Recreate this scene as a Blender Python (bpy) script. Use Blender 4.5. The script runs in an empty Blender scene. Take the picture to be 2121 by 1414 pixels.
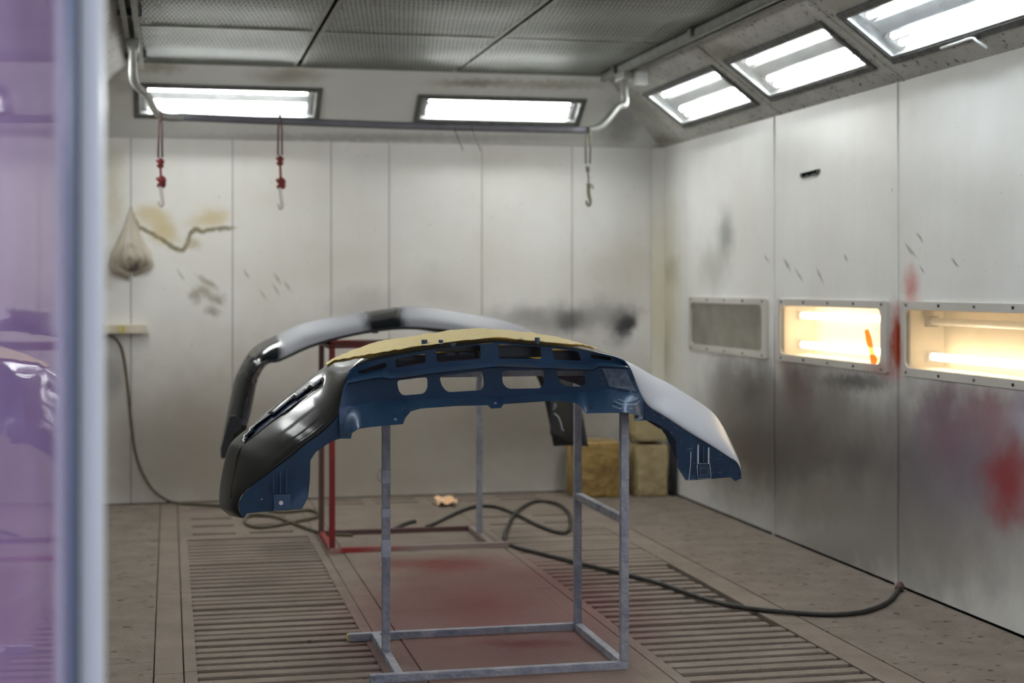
import bpy, bmesh, math, random
from mathutils import Vector, Matrix, noise as mnoise
from mathutils.geometry import delaunay_2d_cdt
random.seed(7)
sc = bpy.context.scene
COL = sc.collection

# ------------------------------------------------------------------ camera
FPX, YAW, HORIZON, CAMZ = 3220.7, 0.2172, 591.7, 1.32
CY, SY = math.cos(YAW), math.sin(YAW)
cam_d = bpy.data.cameras.new('camera')
cam = bpy.data.objects.new('camera', cam_d); COL.objects.link(cam)
cam.location = (0, 0, CAMZ)
cam.rotation_euler = (math.pi / 2, 0, -YAW)
cam_d.sensor_fit = 'HORIZONTAL'; cam_d.sensor_width = 36.0
cam_d.lens = 36.0 * FPX / 2121.0
cam_d.shift_y = -(707 - HORIZON) / 2121.0
cam_d.clip_start = 0.05
cam_d.dof.use_dof = True
cam_d.dof.focus_distance = 5.15
cam_d.dof.aperture_fstop = 2.2
sc.camera = cam

# ------------------------------------------------------------------ daylight + exposure
w = bpy.data.worlds.new('world'); sc.world = w; w.use_nodes = True
bg = w.node_tree.nodes['Background']
bg.inputs['Color'].default_value = (0.78, 0.85, 1.0, 1)
bg.inputs['Strength'].default_value = 0.68
vs = sc.view_settings
vs.view_transform = 'Standard'; vs.look = 'None'; vs.gamma = 1.0; vs.use_curve_mapping = False
vs.exposure = 0.78
cy = sc.cycles
cy.max_bounces = 6; cy.diffuse_bounces = 4; cy.glossy_bounces = 3; cy.transmission_bounces = 3; cy.transparent_max_bounces = 6
cy.use_adaptive_sampling = True; cy.adaptive_threshold = 0.06; cy.adaptive_min_samples = 12
LAMP_E = 20.5
WARM_E = 13.0

# ------------------------------------------------------------------ photo pixel -> place helpers
def ray(u, v):
    a = (u - 1060.5) / FPX; b = (HORIZON - v) / FPX
    return Vector((SY + a * CY, CY - a * SY, b))
CAM = Vector((0, 0, CAMZ))
def hit(u, v, p, n):
    d = ray(u, v); p = Vector(p); n = Vector(n)
    return CAM + d * ((p - CAM).dot(n) / d.dot(n))
def atY(u, v, Y): return hit(u, v, (0, Y, 0), (0, 1, 0))
def atX(u, v, X): return hit(u, v, (X, 0, 0), (1, 0, 0))
def flo(u, v, z=0.0): return hit(u, v, (0, 0, z), (0, 0, 1))

# booth measures
YB, ZT, XR, XL = 9.678, 2.214, 3.128, -0.72
ZC, XCR, XCL, YC = 2.60, 2.61, -0.20, 9.16
YF = 2.12          # front wall of the booth

# ------------------------------------------------------------------ materials
def new_mat(name):
    m = bpy.data.materials.new(name); m.use_nodes = True
    nt = m.node_tree; b = nt.nodes['Principled BSDF']
    return m, nt, b
def N(nt, t, **kw):
    n = nt.nodes.new(t)
    for k, v in kw.items(): setattr(n, k, v)
    return n
def setin(n, **kw):
    for k, v in kw.items(): n.inputs[k.replace('_', ' ')].default_value = v
def c4(c): return (c[0], c[1], c[2], 1.0)
def srgb(r, g, b):
    f = lambda x: (x / 255 / 12.92) if x / 255 <= 0.04045 else ((x / 255 + 0.055) / 1.055) ** 2.4
    return (f(r), f(g), f(b))

def mixcol(nt, fac, a, b):
    m = N(nt, 'ShaderNodeMix', data_type='RGBA', clamp_factor=True)
    for i, s in ((0, fac), (6, a), (7, b)):
        if hasattr(s, 'is_linked'): nt.links.new(s, m.inputs[i])
        else: m.inputs[i].default_value = c4(s) if isinstance(s, (tuple, list)) else s
    return m.outputs[2]
def noise_fac(nt, vec, scale, detail=4, rough=0.55, lo=0.35, hi=0.65):
    n = N(nt, 'ShaderNodeTexNoise'); setin(n, Scale=scale, Detail=detail, Roughness=rough)
    nt.links.new(vec, n.inputs['Vector'])
    r = N(nt, 'ShaderNodeMapRange', clamp=True); setin(r, From_Min=lo, From_Max=hi)
    nt.links.new(n.outputs['Fac'], r.inputs['Value'])
    return r.outputs['Result']
def scaled(nt, vec, s):
    m = N(nt, 'ShaderNodeVectorMath', operation='MULTIPLY'); nt.links.new(vec, m.inputs[0]); m.inputs[1].default_value = s
    return m.outputs['Vector']
def bump(nt, bsdf, h, strength=0.3, dist=0.01):
    b = N(nt, 'ShaderNodeBump'); setin(b, Strength=strength, Distance=dist)
    nt.links.new(h, b.inputs['Height']); nt.links.new(b.outputs['Normal'], bsdf.inputs['Normal'])

def paint_surface(name, base, dirt, blobs=(), rough=0.55, n1=1.3, dirt_amt=0.5, speck=None, speck_scale=60, speck_lo=0.62,
                  warp=0.12, bump_s=0.05, streak=0.0, spec=0.4):
    """painted sheet with grime; blobs = (centre, axis1, axis2, colour, strength[, softness]) in world metres"""
    m, nt, b = new_mat(name)
    g = N(nt, 'ShaderNodeNewGeometry'); pos = g.outputs['Position']
    f1 = noise_fac(nt, pos, n1, 5, 0.6, 0.35, 0.75)
    mm = N(nt, 'ShaderNodeMath', operation='MULTIPLY'); nt.links.new(f1, mm.inputs[0]); mm.inputs[1].default_value = dirt_amt
    col = mixcol(nt, mm.outputs[0], base, dirt)
    if streak:
        sv = scaled(nt, pos, (9, 9, 0.7)); f = noise_fac(nt, sv, 1.0, 4, 0.6, 0.45, 0.8)
        m2 = N(nt, 'ShaderNodeMath', operation='MULTIPLY'); nt.links.new(f, m2.inputs[0]); m2.inputs[1].default_value = streak
        col = mixcol(nt, m2.outputs[0], col, dirt)
    if blobs:
        nz = N(nt, 'ShaderNodeTexNoise'); setin(nz, Scale=5.5, Detail=4, Roughness=0.6); nt.links.new(pos, nz.inputs['Vector'])
        s1 = N(nt, 'ShaderNodeVectorMath', operation='SUBTRACT'); nt.links.new(nz.outputs['Color'], s1.inputs[0]); s1.inputs[1].default_value = (.5, .5, .5)
        nzb = N(nt, 'ShaderNodeTexNoise'); setin(nzb, Scale=26, Detail=4, Roughness=0.65); nt.links.new(pos, nzb.inputs['Vector'])
        s1b = N(nt, 'ShaderNodeVectorMath', operation='SUBTRACT'); nt.links.new(nzb.outputs['Color'], s1b.inputs[0]); s1b.inputs[1].default_value = (.5, .5, .5)
        wp = {}
        for bl in blobs:
            c, a1, a2, bc, st = bl[:5]; soft = bl[5] if len(bl) > 5 else 1.0
            wa = round(min(warp * 2.2, 1.6 * min(a1.length, a2.length)), 2)
            if wa not in wp:
                s2 = N(nt, 'ShaderNodeVectorMath', operation='SCALE'); nt.links.new((s1 if wa > .12 else s1b).outputs[0], s2.inputs[0]); s2.inputs['Scale'].default_value = wa
                s3 = N(nt, 'ShaderNodeVectorMath', operation='ADD'); nt.links.new(s2.outputs[0], s3.inputs[0]); nt.links.new(pos, s3.inputs[1])
                wp[wa] = s3.outputs[0]
            d = N(nt, 'ShaderNodeVectorMath', operation='SUBTRACT'); nt.links.new(wp[wa], d.inputs[0]); d.inputs[1].default_value = c
            ds = []
            for ax in (a1, a2):
                dd = N(nt, 'ShaderNodeVectorMath', operation='DOT_PRODUCT'); nt.links.new(d.outputs[0], dd.inputs[0])
                dd.inputs[1].default_value = ax / ax.length_squared; ds.append(dd.outputs['Value'])
            cb = N(nt, 'ShaderNodeCombineXYZ'); nt.links.new(ds[0], cb.inputs[0]); nt.links.new(ds[1], cb.inputs[1])
            ln = N(nt, 'ShaderNodeVectorMath', operation='LENGTH'); nt.links.new(cb.outputs[0], ln.inputs[0])
            mr = N(nt, 'ShaderNodeMapRange', interpolation_type='SMOOTHSTEP'); setin(mr, From_Min=1.0, From_Max=1.0 - soft * 0.95, To_Min=0.0, To_Max=st)
            nt.links.new(ln.outputs['Value'], mr.inputs['Value'])
            col = mixcol(nt, mr.outputs['Result'], col, bc)
    if speck:
        f = noise_fac(nt, pos, speck_scale, 3, 0.6, speck_lo, speck_lo + 0.06)
        col = mixcol(nt, f, col, speck)
    nt.links.new(col, b.inputs['Base Color'])
    setin(b, Roughness=rough); b.inputs['Specular IOR Level'].default_value = spec
    if bump_s > .1: bump(nt, b, noise_fac(nt, pos, 45, 4, 0.6, 0.2, 0.8), bump_s, 0.01)
    return m

def simple(name, col, rough=0.5, metal=0.0, coat=0.0, var=0.0, vs_=20.0, dark=None, bmp=0.0, spec=0.5):
    m, nt, b = new_mat(name)
    tc = N(nt, 'ShaderNodeTexCoord'); pos = tc.outputs['Object']
    if var:
        f = noise_fac(nt, pos, vs_, 4, 0.6, 0.35, 0.7)
        mm = N(nt, 'ShaderNodeMath', operation='MULTIPLY'); nt.links.new(f, mm.inputs[0]); mm.inputs[1].default_value = var
        o = mixcol(nt, mm.outputs[0], col, dark or tuple(x * 0.45 for x in col))
        nt.links.new(o, b.inputs['Base Color'])
    else: b.inputs['Base Color'].default_value = c4(col)
    setin(b, Roughness=rough, Metallic=metal); b.inputs['Coat Weight'].default_value = coat
    b.inputs['Coat Roughness'].default_value = 0.05; b.inputs['Specular IOR Level'].default_value = spec
    if bmp: bump(nt, b, noise_fac(nt, pos, vs_ * 3, 3), bmp, 0.01)
    return m
def emit(name, col, e):
    m = bpy.data.materials.new(name); m.use_nodes = True; nt = m.node_tree; nt.nodes.clear()
    o = N(nt, 'ShaderNodeOutputMaterial'); em = N(nt, 'ShaderNodeEmission')
    em.inputs['Color'].default_value = c4(col); em.inputs['Strength'].default_value = e
    nt.links.new(em.outputs[0], o.inputs[0]); return m
def pane_mat(name, tint, dust, dust_amt, ior=1.45, blobs=()):
    """thin glazing: clear sheet with a film of dust and a mirror-like sheen that grows at grazing angles"""
    m = bpy.data.materials.new(name); m.use_nodes = True; nt = m.node_tree; nt.nodes.clear()
    o = N(nt, 'ShaderNodeOutputMaterial')
    tr = N(nt, 'ShaderNodeBsdfTransparent'); tr.inputs[0].default_value = c4(tint)
    df = N(nt, 'ShaderNodeBsdfDiffuse'); tl = N(nt, 'ShaderNodeBsdfTranslucent')
    for n in (df, tl): n.inputs['Color'].default_value = c4(dust)
    g = N(nt, 'ShaderNodeNewGeometry')
    ad = N(nt, 'ShaderNodeMixShader'); ad.inputs[0].default_value = 0.55
    nt.links.new(df.outputs[0], ad.inputs[1]); nt.links.new(tl.outputs[0], ad.inputs[2])
    f = noise_fac(nt, g.outputs['Position'], 6, 4, 0.6, 0.2, 0.8)
    mr = N(nt, 'ShaderNodeMapRange'); setin(mr, To_Min=dust_amt * 0.75, To_Max=min(1, dust_amt * 1.25)); nt.links.new(f, mr.inputs['Value'])
    mx = N(nt, 'ShaderNodeMixShader'); nt.links.new(mr.outputs[0], mx.inputs[0]); nt.links.new(tr.outputs[0], mx.inputs[1]); nt.links.new(ad.outputs[0], mx.inputs[2])
    gl = N(nt, 'ShaderNodeBsdfGlossy'); gl.inputs['Roughness'].default_value = 0.02
    lw = N(nt, 'ShaderNodeLayerWeight'); lw.inputs['Blend'].default_value = .5
    pw = N(nt, 'ShaderNodeMath', operation='POWER'); nt.links.new(lw.outputs['Facing'], pw.inputs[0]); pw.inputs[1].default_value = 5.0
    fr = N(nt, 'ShaderNodeMath', operation='MULTIPLY_ADD'); nt.links.new(pw.outputs[0], fr.inputs[0]); f0 = ((ior - 1) / (ior + 1)) ** 2; fr.inputs[1].default_value = 1 - f0; fr.inputs[2].default_value = f0
    m2 = N(nt, 'ShaderNodeMixShader'); nt.links.new(fr.outputs[0], m2.inputs[0]); nt.links.new(mx.outputs[0], m2.inputs[1]); nt.links.new(gl.outputs[0], m2.inputs[2])
    nt.links.new(m2.outputs[0], o.inputs[0]); return m

# ------------------------------------------------------------------ mesh helpers
def tag(o, label=None, cat=None, group=None, kind=None):
    if label: o['label'] = label
    if cat: o['category'] = cat
    if group: o['group'] = group
    if kind: o['kind'] = kind
    return o
def par(o, parent):
    if parent is not None:
        o.parent = parent
        o.matrix_parent_inverse = Matrix.LocRotScale(parent.location, parent.rotation_euler, None).inverted() if parent.parent is None else Matrix.Identity(4)
        if parent.parent is not None:
            o.matrix_parent_inverse = (parent['_mw'] if False else WORLD.get(parent.name, Matrix.Identity(4))).inverted()
WORLD = {}
def link(name, me, mat, parent=None, smooth=False, mw=None):
    o = bpy.data.objects.new(name, me); COL.objects.link(o)
    mats = mat if isinstance(mat, (list, tuple)) else [mat]
    if not me.materials:
        for x in mats: me.materials.append(x)
    if smooth:
        for p in me.polygons: p.use_smooth = True
    place(o, parent, mw); return o
def place(o, parent, mw=None):
    mw = mw or Matrix.Identity(4)
    WORLD[o.name] = mw
    if parent is not None:
        o.parent = parent
        o.matrix_parent_inverse = Matrix.Identity(4)
        o.matrix_basis = WORLD[parent.name].inverted() @ mw
    else: o.matrix_basis = mw
def empty(name, loc, label, cat, group=None, mw=None):
    o = bpy.data.objects.new(name, None); COL.objects.link(o); o.empty_display_size = 0.1
    m = mw or Matrix.Translation(Vector(loc))
    WORLD[o.name] = m; o.matrix_basis = m
    return tag(o, label, cat, group)
def from_bm(name, bm, mat, parent=None, smooth=False, mw=None):
    me = bpy.data.meshes.new(name); bmesh.ops.recalc_face_normals(bm, faces=bm.faces); bm.to_mesh(me); bm.free()
    return link(name, me, mat, parent, smooth, mw)
def add_box(bm, lo, hi, bev=0.0, mat=None):
    lo = Vector(lo); hi = Vector(hi)
    vs_ = [bm.verts.new((x, y, z)) for x in (lo.x, hi.x) for y in (lo.y, hi.y) for z in (lo.z, hi.z)]
    if mat is not None:
        for v in vs_: v.co = mat @ v.co
    fs = [(0, 1, 3, 2), (4, 6, 7, 5), (0, 4, 5, 1), (2, 3, 7, 6), (0, 2, 6, 4), (1, 5, 7, 3)]
    faces = [bm.faces.new([vs_[i] for i in f]) for f in fs]
    if bev:
        es = list({e for f in faces for e in f.edges})
        bmesh.ops.bevel(bm, geom=es, offset=bev, segments=2, profile=0.7, affect='EDGES')
def box(name, lo, hi, mat, parent=None, bev=0.0, mw=None):
    bm = bmesh.new(); add_box(bm, lo, hi, bev); return from_bm(name, bm, mat, parent, False, mw)
def box_me(name, lo, hi, bev=0.0):
    bm = bmesh.new(); add_box(bm, lo, hi, bev); bmesh.ops.recalc_face_normals(bm, faces=bm.faces)
    me = bpy.data.meshes.new(name); bm.to_mesh(me); bm.free(); return me
def beam_mat(a, b, up=Vector((0, 0, 1))):
    a = Vector(a); b = Vector(b); x = (b - a).normalized()
    if abs(x.dot(up)) > 0.95: up = Vector((0, 1, 0))
    y = up.cross(x).normalized(); z = x.cross(y)
    return Matrix(((x.x, y.x, z.x, a.x), (x.y, y.y, z.y, a.y), (x.z, y.z, z.z, a.z), (0, 0, 0, 1))), (b - a).length
def beam(name, a, b, wd, ht, mat, parent=None, bev=0.003):
    m, L = beam_mat(a, b); bm = bmesh.new()
    add_box(bm, (0, -wd / 2, -ht / 2), (L, wd / 2, ht / 2), bev, m); return from_bm(name, bm, mat, parent)
def catmull(pts, n=6):
    P = [Vector(p) for p in pts]; out = []
    for i in range(len(P) - 1):
        p0 = P[max(i - 1, 0)]; p1 = P[i]; p2 = P[i + 1]; p3 = P[min(i + 2, len(P) - 1)]
        for k in range(n):
            t = k / n
            out.append(0.5 * ((2 * p1) + (p2 - p0) * t + (2 * p0 - 5 * p1 + 4 * p2 - p3) * t * t + (3 * p1 - p0 - 3 * p2 + p3) * t ** 3))
    out.append(P[-1]); return out
def add_tube(bm, pts, r, seg=8, caps=True):
    P = [Vector(p) for p in pts]; rings = []; prev = None
    rr = r if isinstance(r, (list, tuple)) else [r] * len(P)
    for i, p in enumerate(P):
        t = (P[min(i + 1, len(P) - 1)] - P[max(i - 1, 0)]).normalized()
        if prev is None:
            u = t.cross(Vector((0, 0, 1)));
            if u.length < 0.1: u = t.cross(Vector((1, 0, 0)))
        else: u = prev - t * prev.dot(t)
        u.normalize(); prev = u; v = t.cross(u)
        rings.append([bm.verts.new(p + (u * math.cos(2 * math.pi * k / seg) + v * math.sin(2 * math.pi * k / seg)) * rr[i]) for k in range(seg)])
    for a, b in zip(rings, rings[1:]):
        for k in range(seg): bm.faces.new((a[k], a[(k + 1) % seg], b[(k + 1) % seg], b[k]))
    if caps: bm.faces.new(rings[0][::-1]); bm.faces.new(rings[-1])
def tube(name, pts, r, mat, parent=None, seg=8, sub=0, smooth=True):
    bm = bmesh.new(); add_tube(bm, catmull(pts, sub) if sub else pts, r, seg); return from_bm(name, bm, mat, parent, smooth)
def plate2d(name, outline, holes, to3d, mat, parent=None, extra=(), lines=(), thick=0.0, tdir=None, smooth=False, sharp=None):
    """flat outline with holes, triangulated, mapped to the place by to3d(x, y)"""
    V = []; Edg = []
    def loop(pts, close=True):
        b = len(V); V.extend(Vector(p) for p in pts); n = len(pts)
        for i in range(n if close else n - 1): Edg.append((b + i, b + (i + 1) % n))
    loop(outline)
    for hl in holes: loop(hl)
    for ln in lines: loop(ln, False)
    def inside(p, poly):
        r = False; n = len(poly); j = n - 1
        for i in range(n):
            a, b = poly[i], poly[j]
            if (a[1] > p[1]) != (b[1] > p[1]) and p[0] < (b[0] - a[0]) * (p[1] - a[1]) / (b[1] - a[1]) + a[0]: r = not r
            j = i
        return r
    V.extend(Vector(p) for p in extra if inside(p, outline))
    vo, eo, fo, *_ = delaunay_2d_cdt(V, Edg, [], 0, 1e-6)
    keep = []
    for f in fo:
        c = sum((vo[i] for i in f), Vector((0, 0))) / len(f)
        if inside(c, outline) and not any(inside(c, h_) for h_ in holes): keep.append(list(f))
    bm = bmesh.new(); used = sorted({i for f in keep for i in f}); mp = {i: bm.verts.new(to3d(vo[i].x, vo[i].y)) for i in used}
    for f in keep:
        try: bm.faces.new([mp[i] for i in f])
        except ValueError: pass
    bmesh.ops.recalc_face_normals(bm, faces=bm.faces)
    if thick:
        r = bmesh.ops.extrude_face_region(bm, geom=list(bm.faces))
        vv = [g for g in r['geom'] if isinstance(g, bmesh.types.BMVert)]
        for v in vv: v.co += tdir * thick
    bmesh.ops.recalc_face_normals(bm, faces=bm.faces)
    if smooth:
        for e in bm.edges: e.smooth = not (len(e.link_faces) == 2 and e.calc_face_angle(0) > math.radians(sharp or 28))
    return from_bm(name, bm, mat, parent, smooth)
def rect(x0, y0, x1, y1): return [(x0, y0), (x1, y0), (x1, y1), (x0, y1)]
def rrect(x0, y0, x1, y1, r, n=4):
    out = []
    for cx, cy, a0 in ((x1 - r, y1 - r, 0), (x0 + r, y1 - r, 90), (x0 + r, y0 + r, 180), (x1 - r, y0 + r, 270)):
        for k in range(n + 1):
            a = math.radians(a0 + 90 * k / n); out.append((cx + r * math.cos(a), cy + r * math.sin(a)))
    return out

# blob makers, given as pixels on the photo and turned into metres on the wall or floor
def blob(surf, u, v, ru, rv, col, st, rot=0.0, soft=1.0):
    pos = {'B': lambda a, b: atY(a, b, YB), 'R': lambda a, b: atX(a, b, XR), 'F': lambda a, b: flo(a, b),
           'CB': lambda a, b: hit(a, b, (0, YB, ZT), (0, ZC - ZT, YB - YC)), 'CR': lambda a, b: hit(a, b, (XR, 0, ZT), (ZC - ZT, 0, XR - XCR))}[surf]
    c = pos(u, v); cr, sr = math.cos(math.radians(rot)), math.sin(math.radians(rot))
    e = 2.0
    a1 = (pos(u + e * cr, v + e * sr) - c) / e * ru; a2 = (pos(u - e * sr, v + e * cr) - c) / e * rv
    a2 = a2 - a1 * (a2.dot(a1) / a1.length_squared)
    return (c, a1, a2, col, st, soft)

WHITE = srgb(226, 226, 223); DIRT = srgb(176, 172, 160)
GREY = srgb(96, 92, 92); DK = srgb(62, 60, 66); OLIVE = srgb(112, 100, 66); TAN = srgb(196, 180, 140)
RED = srgb(150, 44, 40); PINK = srgb(160, 92, 100); PURP = srgb(118, 100, 128); BRN = srgb(110, 92, 82)

bw = []
def BB(*a, **k): bw.append(blob('B', *a, **k))
BB(640, 920, 680, 340, srgb(136, 125, 110), .85); BB(1080, 860, 450, 260, srgb(118, 108, 96), .85); BB(360, 930, 260, 210, srgb(134, 124, 112), .6); BB(1290, 560, 160, 120, srgb(186, 176, 162), .5); BB(700, 560, 200, 90, srgb(196, 188, 174), .4)  # wide low blobs: overspray dirt together with painted-in weaker light
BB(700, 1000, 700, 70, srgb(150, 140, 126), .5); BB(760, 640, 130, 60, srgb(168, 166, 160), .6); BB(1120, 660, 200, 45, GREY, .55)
BB(1290, 672, 46, 62, DK, .95); BB(1300, 672, 24, 34, srgb(40, 40, 46), .8); BB(1185, 662, 42, 34, DK, .7); BB(1240, 650, 120, 60, GREY, .45)
BB(900, 600, 120, 70, srgb(190, 186, 178), .5); BB(900, 780, 160, 110, srgb(150, 140, 130), .5)
# water stain on the left panels
BB(330, 470, 75, 42, TAN, .75, rot=25); BB(430, 450, 62, 32, TAN, .75, rot=-8); BB(300, 440, 40, 30, TAN, .6)
stain = [(276, 448), (288, 470), (306, 480), (322, 487), (340, 499), (362, 514), (378, 519), (388, 506), (394, 484), (404, 474), (420, 479), (444, 475), (478, 472)]
for (ua, va), (ub, vb_) in zip(stain, stain[1:]):
    L_s = math.hypot(ub - ua, vb_ - va); BB((ua + ub) / 2, (va + vb_) / 2, L_s * 1.15, 7.5, OLIVE, .85, rot=math.degrees(math.atan2(vb_ - va, ub - ua)), soft=.8)
BB(345, 480, 52, 20, TAN, .65, rot=35); BB(330, 462, 60, 30, TAN, .6, rot=32); BB(450, 452, 40, 26, TAN, .6)
BB(400, 505, 26, 18, srgb(170, 156, 122), .7)
for a in ((425, 605, 34, 16, 30), (450, 620, 26, 20, 0), (405, 612, 20, 22, 0), (440, 645, 26, 14, 20), (430, 585, 40, 10, 35)):
    BB(a[0], a[1], a[2], a[3], srgb(128, 116, 92), .65, rot=a[4])
for a in ((511, 568, 16, 3.5), (575, 578, 20, 5), (595, 592, 18, 4), (572, 600, 22, 3), (545, 610, 20, 2.5), (375, 570, 20, 3)):
    BB(a[0], a[1], a[2], a[3], OLIVE, .6, rot=58)
BB(235, 420, 40, 160, srgb(190, 180, 152), .6); BB(225, 570, 45, 60, srgb(168, 158, 138), .6); BB(225, 780, 50, 90, srgb(130, 126, 124), .6)
BB(240, 330, 40, 40, srgb(190, 186, 170), .5)

rw = []
def RB(*a, **k): rw.append(blob('R', *a, **k))
RB(1850, 1130, 520, 150, srgb(116, 109, 102), .7); RB(1560, 920, 210, 260, srgb(80, 72, 66), .95); RB(1700, 920, 210, 270, srgb(82, 74, 70), .9); RB(1870, 970, 240, 260, srgb(90, 83, 82), .85)  # big low blobs carry grey overspray and the dimmer light, both as colour
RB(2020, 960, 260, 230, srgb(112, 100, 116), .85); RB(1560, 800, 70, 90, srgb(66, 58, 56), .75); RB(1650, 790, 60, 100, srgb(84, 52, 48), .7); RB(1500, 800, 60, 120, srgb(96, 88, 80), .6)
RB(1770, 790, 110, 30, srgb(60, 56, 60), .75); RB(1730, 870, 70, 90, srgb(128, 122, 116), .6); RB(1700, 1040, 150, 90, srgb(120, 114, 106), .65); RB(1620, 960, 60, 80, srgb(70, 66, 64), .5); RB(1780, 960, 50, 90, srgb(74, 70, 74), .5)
RB(1500, 480, 26, 90, srgb(120, 124, 112), .6, rot=8); RB(1480, 550, 45, 90, srgb(150, 150, 136), .55); RB(1505, 500, 14, 60, srgb(90, 94, 90), .4, rot=8)
RB(1858, 705, 34, 100, srgb(160, 60, 36), 1.0, soft=.8); RB(1886, 590, 26, 70, srgb(196, 104, 92), .75); RB(1895, 650, 34, 40, srgb(196, 120, 110), .5)
RB(1840, 770, 30, 30, srgb(170, 90, 84), .5); RB(1625, 700, 26, 110, srgb(150, 96, 84), .45)
RB(2090, 1000, 95, 130, srgb(150, 48, 54), .9); RB(1960, 880, 80, 130, srgb(132, 84, 104), .6); RB(2050, 860, 90, 100, srgb(150, 92, 106), .6); RB(1950, 870, 90, 120, srgb(120, 104, 116), .5); RB(2110, 860, 40, 70, srgb(170, 165, 190), .5)
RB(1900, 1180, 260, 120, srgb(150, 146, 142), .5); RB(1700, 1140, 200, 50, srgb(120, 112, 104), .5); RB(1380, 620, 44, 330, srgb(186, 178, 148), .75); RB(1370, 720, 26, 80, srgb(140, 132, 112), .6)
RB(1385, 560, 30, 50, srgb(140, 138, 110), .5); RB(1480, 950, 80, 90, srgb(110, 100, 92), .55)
for a in ((1905, 492, 18, 3.5, 55), (1890, 522, 22, 2.5, 55), (1978, 544, 18, 4, 50), (1882, 516, 24, 2.5, 60), (1630, 548, 22, 4, 62), (1698, 570, 26, 3, 65), (1752, 534, 12, 4, 60), (1588, 536, 16, 2.5, 60), (1655, 570, 24, 2.5, 60), (1910, 558, 16, 2, 60)):
    RB(a[0], a[1], a[2], a[3], OLIVE, .85, rot=a[4])
RB(1848, 393, 2, 6, DK, .7)
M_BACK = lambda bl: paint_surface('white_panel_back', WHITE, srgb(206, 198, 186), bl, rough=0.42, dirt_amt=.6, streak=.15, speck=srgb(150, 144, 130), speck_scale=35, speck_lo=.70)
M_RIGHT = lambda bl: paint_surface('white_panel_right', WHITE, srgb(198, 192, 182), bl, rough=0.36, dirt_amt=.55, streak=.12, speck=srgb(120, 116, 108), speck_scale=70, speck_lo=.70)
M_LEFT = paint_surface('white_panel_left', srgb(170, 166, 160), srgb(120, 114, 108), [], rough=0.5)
cb = []
def CBB(*a, **k): cb.append(blob('CB', *a, **k))
CBB(600, 155, 120, 26, srgb(120, 110, 84), .6); CBB(985, 172, 130, 14, srgb(120, 112, 88), .7); CBB(1150, 176, 160, 16, srgb(130, 124, 100), .6); CBB(330, 140, 80, 18, srgb(150, 142, 116), .6)
CBB(1290, 250, 60, 90, srgb(96, 96, 100), .6); CBB(225, 150, 60, 70, srgb(140, 140, 132), .5); CBB(800, 285, 600, 14, srgb(130, 126, 124), .5)
M_COVE_B = paint_surface('grey_cove_back', srgb(218, 220, 218), srgb(176, 176, 170), cb, rough=.5, dirt_amt=.5)
M_COVE_R = paint_surface('grey_cove_right', srgb(186, 187, 182), srgb(126, 122, 110), [blob('CR', 1960, 180, 220, 40, srgb(96, 92, 84), .45), blob('CR', 1380, 290, 60, 14, srgb(120, 110, 80), .6), blob('CR', 1500, 110, 120, 26, srgb(112, 106, 84), .6), blob('CR', 1330, 220, 34, 60, srgb(110, 108, 96), .5)],
                         rough=.6, n1=3, dirt_amt=.55, speck=srgb(84, 78, 68), speck_scale=38, speck_lo=.60, bump_s=.3)
fb = []
def FB(*a, **k): fb.append(blob('F', *a, **k))
FB(1030, 1270, 420, 190, srgb(104, 68, 68), .8, soft=.6); FB(900, 1168, 200, 26, srgb(104, 38, 36), .75); FB(1080, 1335, 150, 18, srgb(92, 24, 30), .8); FB(1000, 1260, 160, 70, srgb(104, 54, 54), .6)
M_FLOOR = paint_surface('dusty_floor', srgb(130, 118, 107), srgb(100, 89, 78), fb, rough=.8, n1=4, dirt_amt=.6, speck=srgb(96, 82, 66), speck_scale=26, speck_lo=.66, bump_s=.35, spec=.25)
M_SLAB = paint_surface('peeling_floor', srgb(130, 119, 108), srgb(94, 84, 74), [], rough=.8, n1=6, dirt_amt=.65, speck=srgb(78, 66, 56), speck_scale=17, speck_lo=.61, bump_s=.6, spec=.25)
M_TRAY = simple('tray_filter', srgb(44, 42, 44), .9, var=.5, vs_=30)
M_CONC = simple('outside_concrete', srgb(150, 150, 150), .85, var=.4, vs_=3)
M_GASKET = simple('grey_gasket', srgb(70, 72, 72), .6, var=.6, vs_=40, dark=srgb(130, 130, 126))
M_ALU = simple('aluminium', srgb(176, 178, 176), .4, .6, var=.4, vs_=30)
M_WHITE = simple('white_enamel', srgb(225, 228, 225), .35)
M_HOUS = simple('lamp_reflector', srgb(96, 100, 100), .35, .3)
M_DIV = simple('grey_divider', srgb(46, 50, 52), .7)
M_DARK = simple('dark_plastic', srgb(30, 30, 32), .5)
M_TUBE = emit('cool_tube', (.97, 1.0, .985), LAMP_E)
M_TUBEBK = emit('back_tube', (.97, 1.0, .985), LAMP_E * 1.5)
M_TUBEB = emit('daylight_tube', (.86, .94, 1.0), LAMP_E * 1.1)
M_TUBEW = emit('warm_tube', (1.0, .84, .60), WARM_E)
M_TUBEOFF = simple('unlit_tube', srgb(200, 200, 196), .3)
M_PANE = pane_mat('lamp_pane', (.97, .97, .97), (.8, .8, .78), .03)
M_DUSTPANE = pane_mat('dusty_pane', (.93, .92, .9), srgb(205, 200, 188), .66)
M_DUSTPANE2 = pane_mat('misted_pane', (.97, .96, .93), srgb(210, 200, 184), .24)
M_BLACKGAP = simple('dark_gap', srgb(26, 28, 28), .8)

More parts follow.
